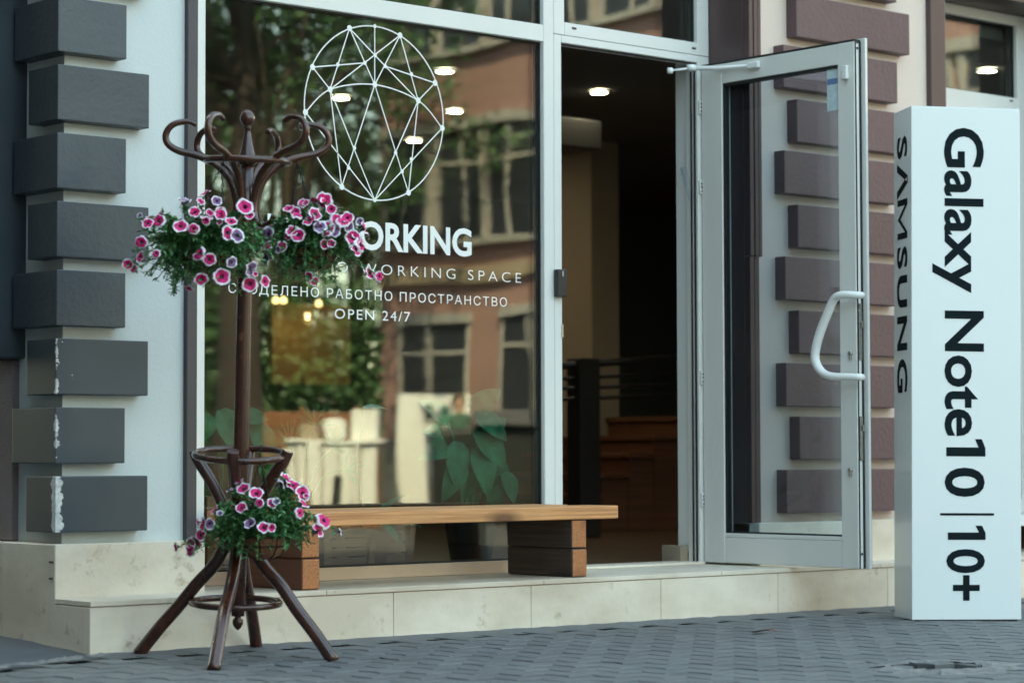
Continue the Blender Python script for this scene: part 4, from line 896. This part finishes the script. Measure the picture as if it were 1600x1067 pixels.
u0, z0 = tpx(1469, 805); u1, z1 = tpx(1553, 801.5); bm = BM(); abox(bm, u0, u1, -0.0012, -0.0002, z0, z1); bmesh.ops.transform(bm, matrix=TM, verts=bm.verts); finish('divider', bm, M['ink'], TO)
ls, wd = letters('SΛMSUNG', 0.028, 1.2)
zt = 1.975; zb = 0.925
q0 = onZ(1410, 605, 0)
for geo in ls:
    bm = BM(); put_text(bm, geo, lambda v: TM @ Vector((-0.0012, TD * (0.78 - 0.56 * v.y / 0.727), zt + (zb - zt) * v.x / wd))); finish('letter', bm, M['ink'], TO)
# flower pot just behind the totem
p = onP(1606, 955); q = p + FH * 1.0; q.z = -0.03; PT_ = thing('flower_pot', 'blue pot with green plant on a tan block half hidden behind the totem', 'flower pot', q)
box('block', PT_, M['terracotta'], (q.x - 0.14, q.x + 0.14, q.y - 0.14, q.y + 0.14, -0.03, 0.13), bev=0.006)
bm = BM(); lathe(bm, q + Vector((0, 0, 0.161)), [(0.10, 0), (0.14, 0.12), (0.15, 0.22), (0.14, 0.22), (0.12, 0.2)], 20); finish('pot', bm, M['navy'], PT_)
bm = BM()
for k in range(500):
    d = Vector((U(-1, 1), U(-1, 1), U(-0.2, 1.6))); pp = q + Vector((0, 0, 0.38)) + d * 0.14 * U(0.3, 1); e = Vector((U(-1, 1), U(-1, 1), U(-1, 1))).normalized() * 0.03; s_ = e.orthogonal() * 0.35
    bm.faces.new([bm.verts.new(v) for v in (pp, pp + e * 0.5 + s_, pp + e, pp + e * 0.5 - s_)])
finish('foliage', bm, M['leaf'], PT_, kind='stuff')

# ================================================================== THE SQUARE ACROSS THE PAVEMENT (seen in the shop glass)
random.seed(99)
def facade_window(parent, plane, c0, z0, wd, ht, face, arch=False, sill=True):
    """window on a wall plane; plane=('X',x) wall facing -X or ('Y',y) wall facing +Y"""
    def B_(bm, a0, a1, d0, d1, zz0, zz1):
        if plane[0] == 'X': abox(bm, plane[1] - d1, plane[1] - d0, a0, a1, zz0, zz1)
        else: abox(bm, a0, a1, plane[1] + d0, plane[1] + d1, zz0, zz1)
    bm = BM()
    for q in ((c0 - wd / 2, c0 - wd / 2 + 0.09), (c0 + wd / 2 - 0.09, c0 + wd / 2), (c0 - 0.035, c0 + 0.035)): B_(bm, q[0], q[1], 0.0, 0.07, z0, z0 + ht)
    B_(bm, c0 - wd / 2 + 0.09, c0 - 0.035, 0, 0.06, z0 + ht * 0.68, z0 + ht * 0.68 + 0.07); B_(bm, c0 + 0.035, c0 + wd / 2 - 0.09, 0, 0.06, z0 + ht * 0.68, z0 + ht * 0.68 + 0.07)
    B_(bm, c0 - wd / 2 - 0.05, c0 + wd / 2 + 0.05, 0, 0.12, z0 + ht, z0 + ht + 0.16)
    if sill: B_(bm, c0 - wd / 2 - 0.08, c0 + wd / 2 + 0.08, 0, 0.16, z0 - 0.09, z0)
    wn = finish('window', bm, M['win_white'], parent)
    bm = BM(); B_(bm, c0 - wd / 2 + 0.01, c0 + wd / 2 - 0.01, 0.012, 0.03, z0 + 0.01, z0 + ht - 0.01); finish('pane', bm, M['win_dark'], wn)
XW = 21.0
def mX(px, py):
    r = mray(px, py); q = MP + r * ((XW - MP.x) / r.x); return q.y, q.z
PB = thing('apartment_house', 'pink rendered apartment house closing the square, mirrored in the shop glass', 'building', (XW + 4, -17, 0))
bm = BM(); abox(bm, XW, XW + 9, mX(592, 500)[0], -7.0, -0.15, 12.5); finish('wall', bm, M['pink'], PB)
box('plinth', PB, M['grey_render'], (XW - 0.06, XW + 0.2, mX(592, 500)[0] + 0.01, -7.0, -0.15, 0.9), bev=0)
box('cornice', PB, M['win_white'], (XW - 0.35, XW + 9.2, mX(592, 500)[0] - 0.2, -6.8, 12.5, 12.9), bev=0.02)
box('string_course', PB, M['ochre'], (XW - 0.1, XW, mX(592, 500)[0] + 0.02, -7.02, 3.5, 3.75), bev=0)
ya, yb = mX(806, 300)[0], mX(720, 300)[0]; stp_ = abs(ya - yb)
for z0, ht in ((4.15, 1.75), (7.3, 1.75), (10.2, 1.5)):
    for k in range(-4, 10):
        y = ya + k * stp_
        if mX(592, 500)[0] + 0.6 < y < -8: facade_window(PB, ('X', XW), y, z0, 1.25, ht, -1)
for k in range(-4, 10, 2):
    y = ya + k * stp_ + 0.6
    if mX(592, 500)[0] + 0.8 < y < -8: facade_window(PB, ('X', XW), y, 1.15, 1.5, 1.7, -1)
bm = BM(); tube(bm, [(XW - 0.07, ya + stp_ * 0.55, 0.05), (XW - 0.07, ya + stp_ * 0.55, 12.4)], 0.06, 8); finish('rain_pipe', bm, M['win_white'], PB)
# house behind the trees, facing the shop
GB = thing('town_house', 'grey brown town house far behind the trees, mirrored in the shop glass', 'building', (8, -44, 0))
bm = BM(); abox(bm, -16, 21, -56, -44, -0.15, 11); finish('wall', bm, M['grey_render'], GB)
for z0 in (1.2, 4.4, 7.6):
    for k in range(14): facade_window(GB, ('Y', -44), -14 + k * 2.5, z0, 1.2, 1.8, 1)
box('roof', GB, M['terracotta'], (-16.4, 21.4, -56.4, -43.5, 11.01, 11.6), bev=0.05)
# unseen building added across the side street to shade the corner and left faces
NB = thing('added_shade_building', 'tall dull ochre building added out of view across the side street to shade the corner', 'building', (-9.5, 8, 0))
bm = BM(); abox(bm, -14, -3.4, -3.0, 18, -0.15, 15); finish('wall', bm, M['grey_render'], NB)
bm = BM(); abox(bm, -14, -5.6, -14, -3.01, -0.15, 6.5); finish('wall', bm, M['grey_render'], NB)
for z0 in (1.2, 4.3, 7.4, 10.5):
    for k in range(5):
        y = 2.2 + k * 3.2; bm = BM(); abox(bm, -3.4, -3.32, y - 0.6, y + 0.6, z0, z0 + 1.7, bev=0.01); wn = finish('window', bm, M['win_white'], NB)
        bm = BM(); abox(bm, -3.319, -3.31, y - 0.5, y + 0.5, z0 + 0.1, z0 + 1.6); finish('pane', bm, M['win_dark'], wn)

# trees: tapered trunk, limbs, leaf-sized faces in clumps
def tree(label, base, hgt, crown_r, crown_z, nleaf, seed, lsz=0.13, group='trees on the square'):
    random.seed(seed); T = thing('street_tree', label, 'tree', base, group); base = Vector(base)
    bm = BM(); tr0 = hgt * 0.022
    tube(bm, smooth_path([base, base + Vector((U(-0.1, 0.1), U(-0.1, 0.1), hgt * 0.3)), base + Vector((U(-0.2, 0.2), U(-0.2, 0.2), hgt * 0.6)), base + Vector((U(-0.3, 0.3), U(-0.3, 0.3), hgt * 0.92))], 4), [tr0 * 1.5 - tr0 * 1.35 * i / 12 for i in range(13)], 9)
    finish('trunk', bm, M['bark'], T); cc = base + Vector((0, 0, crown_z)); tips = []; bm = BM()
    for k in range(26):
        th = U(0, 6.28); ph = U(-0.4, 1.3); d = Vector((math.cos(th) * math.cos(ph), math.sin(th) * math.cos(ph), math.sin(ph) * 0.9)); tip = cc + d * crown_r * U(0.65, 1.0); s0 = base + Vector((0, 0, U(0.32, 0.75) * hgt))
        pth = smooth_path([s0, (s0 + tip) / 2 + Vector((U(-0.3, 0.3), U(-0.3, 0.3), U(0.0, 0.4))), tip], 3); tube(bm, pth, [0.05 - 0.042 * i / (len(pth) - 1) for i in range(len(pth))], 5, cap=False); tips += [tip, pth[-3], pth[-2]]
    finish('limbs', bm, M['bark'], T); bm = BM(); clumps = [(t_, U(0.35, 0.75)) for t_ in tips]
    for k in range(nleaf):
        c, r = random.choice(clumps); p = c + Vector((random.gauss(0, 0.5), random.gauss(0, 0.5), random.gauss(0, 0.4))) * r
        e = Vector((U(-1, 1), U(-1, 1), U(-0.9, 0.5))).normalized() * lsz * U(0.6, 1.3); s_ = e.cross(Vector((U(-1, 1), U(-1, 1), U(-1, 1)))).normalized() * lsz * 0.3
        bm.faces.new([bm.verts.new(v) for v in (p, p + e * 0.5 + s_, p + e, p + e * 0.5 - s_)])
    finish('crown', bm, M['tree_leaf'], T, kind='stuff')
tree('tall leafy tree nearest the counter, mirrored at the upper left of the shop glass', onM(375, 27), 8.5, 2.6, 5.6, 9000, 3)
tree('broad tree behind the first one on the square', onM(470, 38), 9.5, 3.4, 5.6, 8000, 4)
tree('slender tree beside the pink apartment house', onM(545, 44), 8, 2.6, 4.8, 6000, 5)
tree('dark tree at the far left of the square', onM(330, 42), 9.5, 3.6, 5.4, 7000, 6)
tree('tree at the back of the square in front of the town house', onM(430, 52), 10, 4.0, 5.2, 7000, 8)
def hedge(label, px0, px1, t, h, dep, n_, seed):
    random.seed(seed); a = onM(px0, t); b = onM(px1, t); d = b - a; nn = Vector((mray(600, 700).x, mray(600, 700).y, 0)).normalized(); T = thing('hedge', label, 'hedge', a, 'hedges on the square'); bm = BM()
    for k in range(n_):
        p = a + d * rnd() + nn * dep * rnd() + Vector((0, 0, h * rnd() * (0.85 + 0.15 * math.sin(9 * rnd())))); e = Vector((U(-1, 1), U(-1, 1), U(-1, 0.6))).normalized() * 0.13; s_ = e.cross(Vector((U(-1, 1), U(-1, 1), U(-1, 1)))).normalized() * 0.045
        bm.faces.new([bm.verts.new(v) for v in (p, p + e * 0.5 + s_, p + e, p + e * 0.5 - s_)])
    finish('foliage', bm, M['tree_leaf'], T, kind='stuff'); bm = BM()
    for k in range(9): p = a + d * ((k + 0.5) / 9) + nn * dep * 0.5; tube(bm, [p, p + Vector((U(-0.1, 0.1), U(-0.1, 0.1), h * 0.8))], 0.03, 5)
    finish('stems', bm, M['bark'], T)
hedge('tall clipped hedge under the trees, behind the wooden planter', 318, 592, 35, 3.4, 1.2, 12000, 12)
# white counter with cloth, wooden planter, sign board, people
def along(px0, px1, t): a = onM(px0, t); b = onM(px1, t); return a, b
def stand_box(name, T, mat, px0, px1, t, z0, z1, dep, bev=0.01):
    a, b = along(px0, px1, t); d = (b - a).normalized(); n_ = Vector((d.y, -d.x, 0));
    if n_.dot(mray(800, 700)) < 0: n_ = -n_
    mt = Matrix(((d.x, n_.x, 0, a.x), (d.y, n_.y, 0, a.y), (0, 0, 1, -0.10), (0, 0, 0, 1))); bm = BM(); abox(bm, 0, (b - a).length, 0, dep, z0, z1, bev=bev, seg=2); bmesh.ops.transform(bm, matrix=mt, verts=bm.verts); return finish(name, bm, mat, T)
t = 24.0; a = onM(520, t); T = thing('market_counter', 'white cloth covered market counter on the sunny square', 'counter', a)
stand_box('body', T, M['slat'], 458, 596, t + 0.05, 0.0, 0.86, 0.6)
x_ = 452
while x_ < 594:
    wd_ = U(9, 26); stand_box('hanging_cloth', T, M['white_cloth'], x_, min(600, x_ + wd_), t - U(0.0, 0.08), U(0.02, 0.45), 0.86, 0.03, 0.008); x_ += wd_ + U(0.5, 4)
stand_box('top_cloth', T, M['white_cloth'], 450, 602, t - 0.05, 0.862, 0.90, 0.8); stand_box('crate', T, M['white_cloth'], 548, 592, t + 0.15, 0.902, 1.20, 0.4); stand_box('crate', T, M['ochre'], 470, 500, t + 0.2, 0.902, 1.05, 0.3); stand_box('bag', T, M['white_cloth'], 506, 540, t + 0.1, 0.902, 1.12, 0.3, 0.08); stand_box('bag', T, M['black_metal'], 520, 534, t - 0.1, 0.2, 0.55, 0.06, 0.02); stand_box('bag', T, M['slat'], 470, 484, t - 0.12, 0.05, 0.4, 0.08, 0.03)
t = 25.5; a = onM(760, t); T = thing('covered_stall', 'dark green tarpaulin covered stall beside the white panel', 'stall', a)
stand_box('tarpaulin', T, pm('dark_tarp', (0.007, 0.010, 0.010), None, (3, 3, 3), 0.6, 0.5, 12), 672, 880, t, 0.0, 1.02, 1.2, 0.06); stand_box('awning_edge', T, pm('grey_tarp', (0.09, 0.09, 0.10), None, (3, 3, 3), 0.7), 735, 885, t - 0.1, 1.03, 1.20, 1.3, 0.02)
t = 24.8; a = onM(650, t); T = thing('folding_screen', 'white upright panel beside the market counter', 'screen', a)
stand_box('panel', T, M['white_cloth'], 622, 664, t, 0.05, 1.18, 0.05); stand_box('foot', T, M['black_metal'], 620, 666, t + 0.0, 0.0, 0.045, 0.2)
t = 27.0; a = onM(470, t); T = thing('planter_box', 'orange brown wooden planter on the square', 'planter', a)
for k in range(3): stand_box('board', T, M['slat'], 372, 560, t, 0.66 + k * 0.19, 0.84 + k * 0.19, 0.4)
for p0, p1 in ((368, 378), (470, 478), (552, 562)): stand_box('post', T, M['slat'], p0, p1, t - 0.06, 0.0, 1.28, 0.06)
t = 30.0; a = onM(670, t); T = thing('sign_board', 'white cafe sign board on two posts behind the passers-by', 'sign', a)
sb = stand_box('board', T, M['white_cloth'], 622, 725, t, 1.02, 1.5, 0.04)
for p0, p1 in ((622, 626), (721, 725)): stand_box('post', T, M['win_white'], p0, p1, t + 0.05, 0.0, 1.5, 0.05)
a, b = along(640, 712, t - 0.03); d = (a - b).normalized(); ls, wd = letters('BAR', 0.02, 1.1)
for geo in ls:
    bm = BM(); W_ = (b - a).length * 0.72; put_text(bm, geo, lambda v: b + Vector((0, 0, 1.12)) + d * (v.x / wd * W_) + Vector((0, 0, v.y / 0.727 * 0.26))); finish('letter', bm, M['ink'], T)
# people walking on the square
def person(label, pos, face, h, top, legs, hair, skin=(0.55, 0.33, 0.24), step=0.18):
    """continuous skinned body standing at pos, facing the unit vector `face`"""
    T = thing('person', label, 'person', pos, 'people walking on the square'); f = Vector(face).normalized(); s = Vector((f.y, -f.x, 0)); k = h / 1.7
    V = []; E_ = []; Rr = []
    def add(fx, sx, z, r, par=None):
        V.append(f * fx * k + s * sx * k + Vector((0, 0, z * k))); Rr.append(r * k)
        if par is not None: E_.append((par, len(V) - 1))
        return len(V) - 1
    pel = add(0, 0, 0.93, 0.125); wst = add(0.01, 0, 1.08, 0.11, pel); ch = add(0.02, 0, 1.28, 0.125, wst); nk = add(0.02, 0, 1.43, 0.055, ch); hd = add(0.035, 0, 1.53, 0.075, nk); tp = add(0.03, 0, 1.635, 0.07, hd)
    for sg, st_ in ((1, step), (-1, -step)):
        hp_ = add(0, 0.09 * sg, 0.86, 0.085, pel); kn = add(st_ * 0.5 + 0.03, 0.09 * sg, 0.48, 0.055, hp_); an = add(st_, 0.09 * sg, 0.09, 0.04, kn); to = add(st_ + 0.15, 0.10 * sg, 0.035, 0.035, an)
        sh = add(0.01, 0.17 * sg, 1.37, 0.052, ch); el = add(-st_ * 0.4, 0.22 * sg, 1.12, 0.038, sh); wr = add(0.10 - st_ * 0.6, 0.21 * sg, 0.90, 0.027, el); ha = add(0.13 - st_ * 0.6, 0.21 * sg, 0.82, 0.03, wr)
        for q in range(4): add(0.13 - st_ * 0.6 + (q - 1.5) * 0.018, 0.215 * sg, 0.735 - 0.008 * (q in (0, 3)), 0.009, ha)
        add(0.17 - st_ * 0.6, 0.20 * sg, 0.79, 0.010, ha)
    me = bpy.data.meshes.new('body'); me.from_pydata([tuple(v) for v in V], E_, []); o = link('body', me, T)
    sk = o.modifiers.new('skin', 'SKIN'); sk.use_smooth_shade = True
    for i, r in enumerate(Rr): me.skin_vertices[0].data[i].radius = (r, r); me.skin_vertices[0].data[i].use_root = (i == 0)
    ss = o.modifiers.new('sub', 'SUBSURF'); ss.levels = 1; ss.render_levels = 2
    m, t_, p = new_mat('clothed_body'); sp_ = nd(t_, 'ShaderNodeSeparateXYZ'); t_.links.new(nd(t_, 'ShaderNodeTexCoord').outputs['Object'], sp_.inputs[0])
    cr = nd(t_, 'ShaderNodeValToRGB'); cr.color_ramp.interpolation = 'CONSTANT'; el = cr.color_ramp.elements; mr = nd(t_, 'ShaderNodeMapRange'); mr.inputs[2].default_value = h; t_.links.new(sp_.outputs[2], mr.inputs[0]); t_.links.new(mr.outputs[0], cr.inputs[0])
    el[0].position = 0; el[0].color = (0.03, 0.03, 0.03, 1); el[1].position = 0.06; el[1].color = (*legs, 1)
    e2 = el.new(0.57); e2.color = (*top, 1); e3 = el.new(0.835); e3.color = (*skin, 1); t_.links.new(cr.outputs[0], p.inputs['Base Color']); p.inputs['Roughness'].default_value = 0.8; me.materials.append(m)
    hc = Vector(pos) + f * 0.0 * k + Vector((0, 0, 1.60 * k)); bm = BM(); bmesh.ops.create_uvsphere(bm, u_segments=14, v_segments=10, radius=0.098 * k)
    for v in bm.verts:
        if v.co.z < 0: v.co.z *= 1.9; v.co -= f * 0.03 * k
    bmesh.ops.delete(bm, geom=[v for v in bm.verts if v.co.dot(f) > 0.055 * k and v.co.z < 0.045 * k], context='VERTS'); bmesh.ops.translate(bm, verts=bm.verts, vec=hc); finish('hair', bm, hair, T, smooth=True)
    bm = BM(); fc = Vector(pos) + f * 0.115 * k + Vector((0, 0, 1.555 * k)); lathe(bm, fc, [(0.012, 0), (0.004, 0.03)], 6, (f + Vector((0, 0, -0.3))))
    finish('nose', bm, pm('skin_nose', skin, None, (9, 9, 9), 0.6), T)
    for sg in (-1, 1): bm = BM(); bmesh.ops.create_uvsphere(bm, u_segments=8, v_segments=6, radius=0.011 * k); bmesh.ops.translate(bm, verts=bm.verts, vec=Vector(pos) + f * 0.102 * k + s * 0.032 * k * sg + Vector((0, 0, 1.585 * k))); finish('eye', bm, M['black_plastic'], T)
    return T
hair1 = pm('dark_hair', (0.02, 0.014, 0.012), None, (60, 60, 20), 0.5); hair2 = pm('brown_hair', (0.10, 0.05, 0.02), None, (60, 60, 20), 0.5)
person('woman in a grey dress with dark hair walking past the white panel', onM(662, 31.5), (0.75, 0.6, 0), 1.60, (0.35, 0.38, 0.42), (0.30, 0.33, 0.38), hair1)
person('person in a dark green top walking beside the woman in grey', onM(704, 29.5), (-0.5, 0.8, 0), 1.50, (0.05, 0.12, 0.08), (0.05, 0.06, 0.09), hair2)
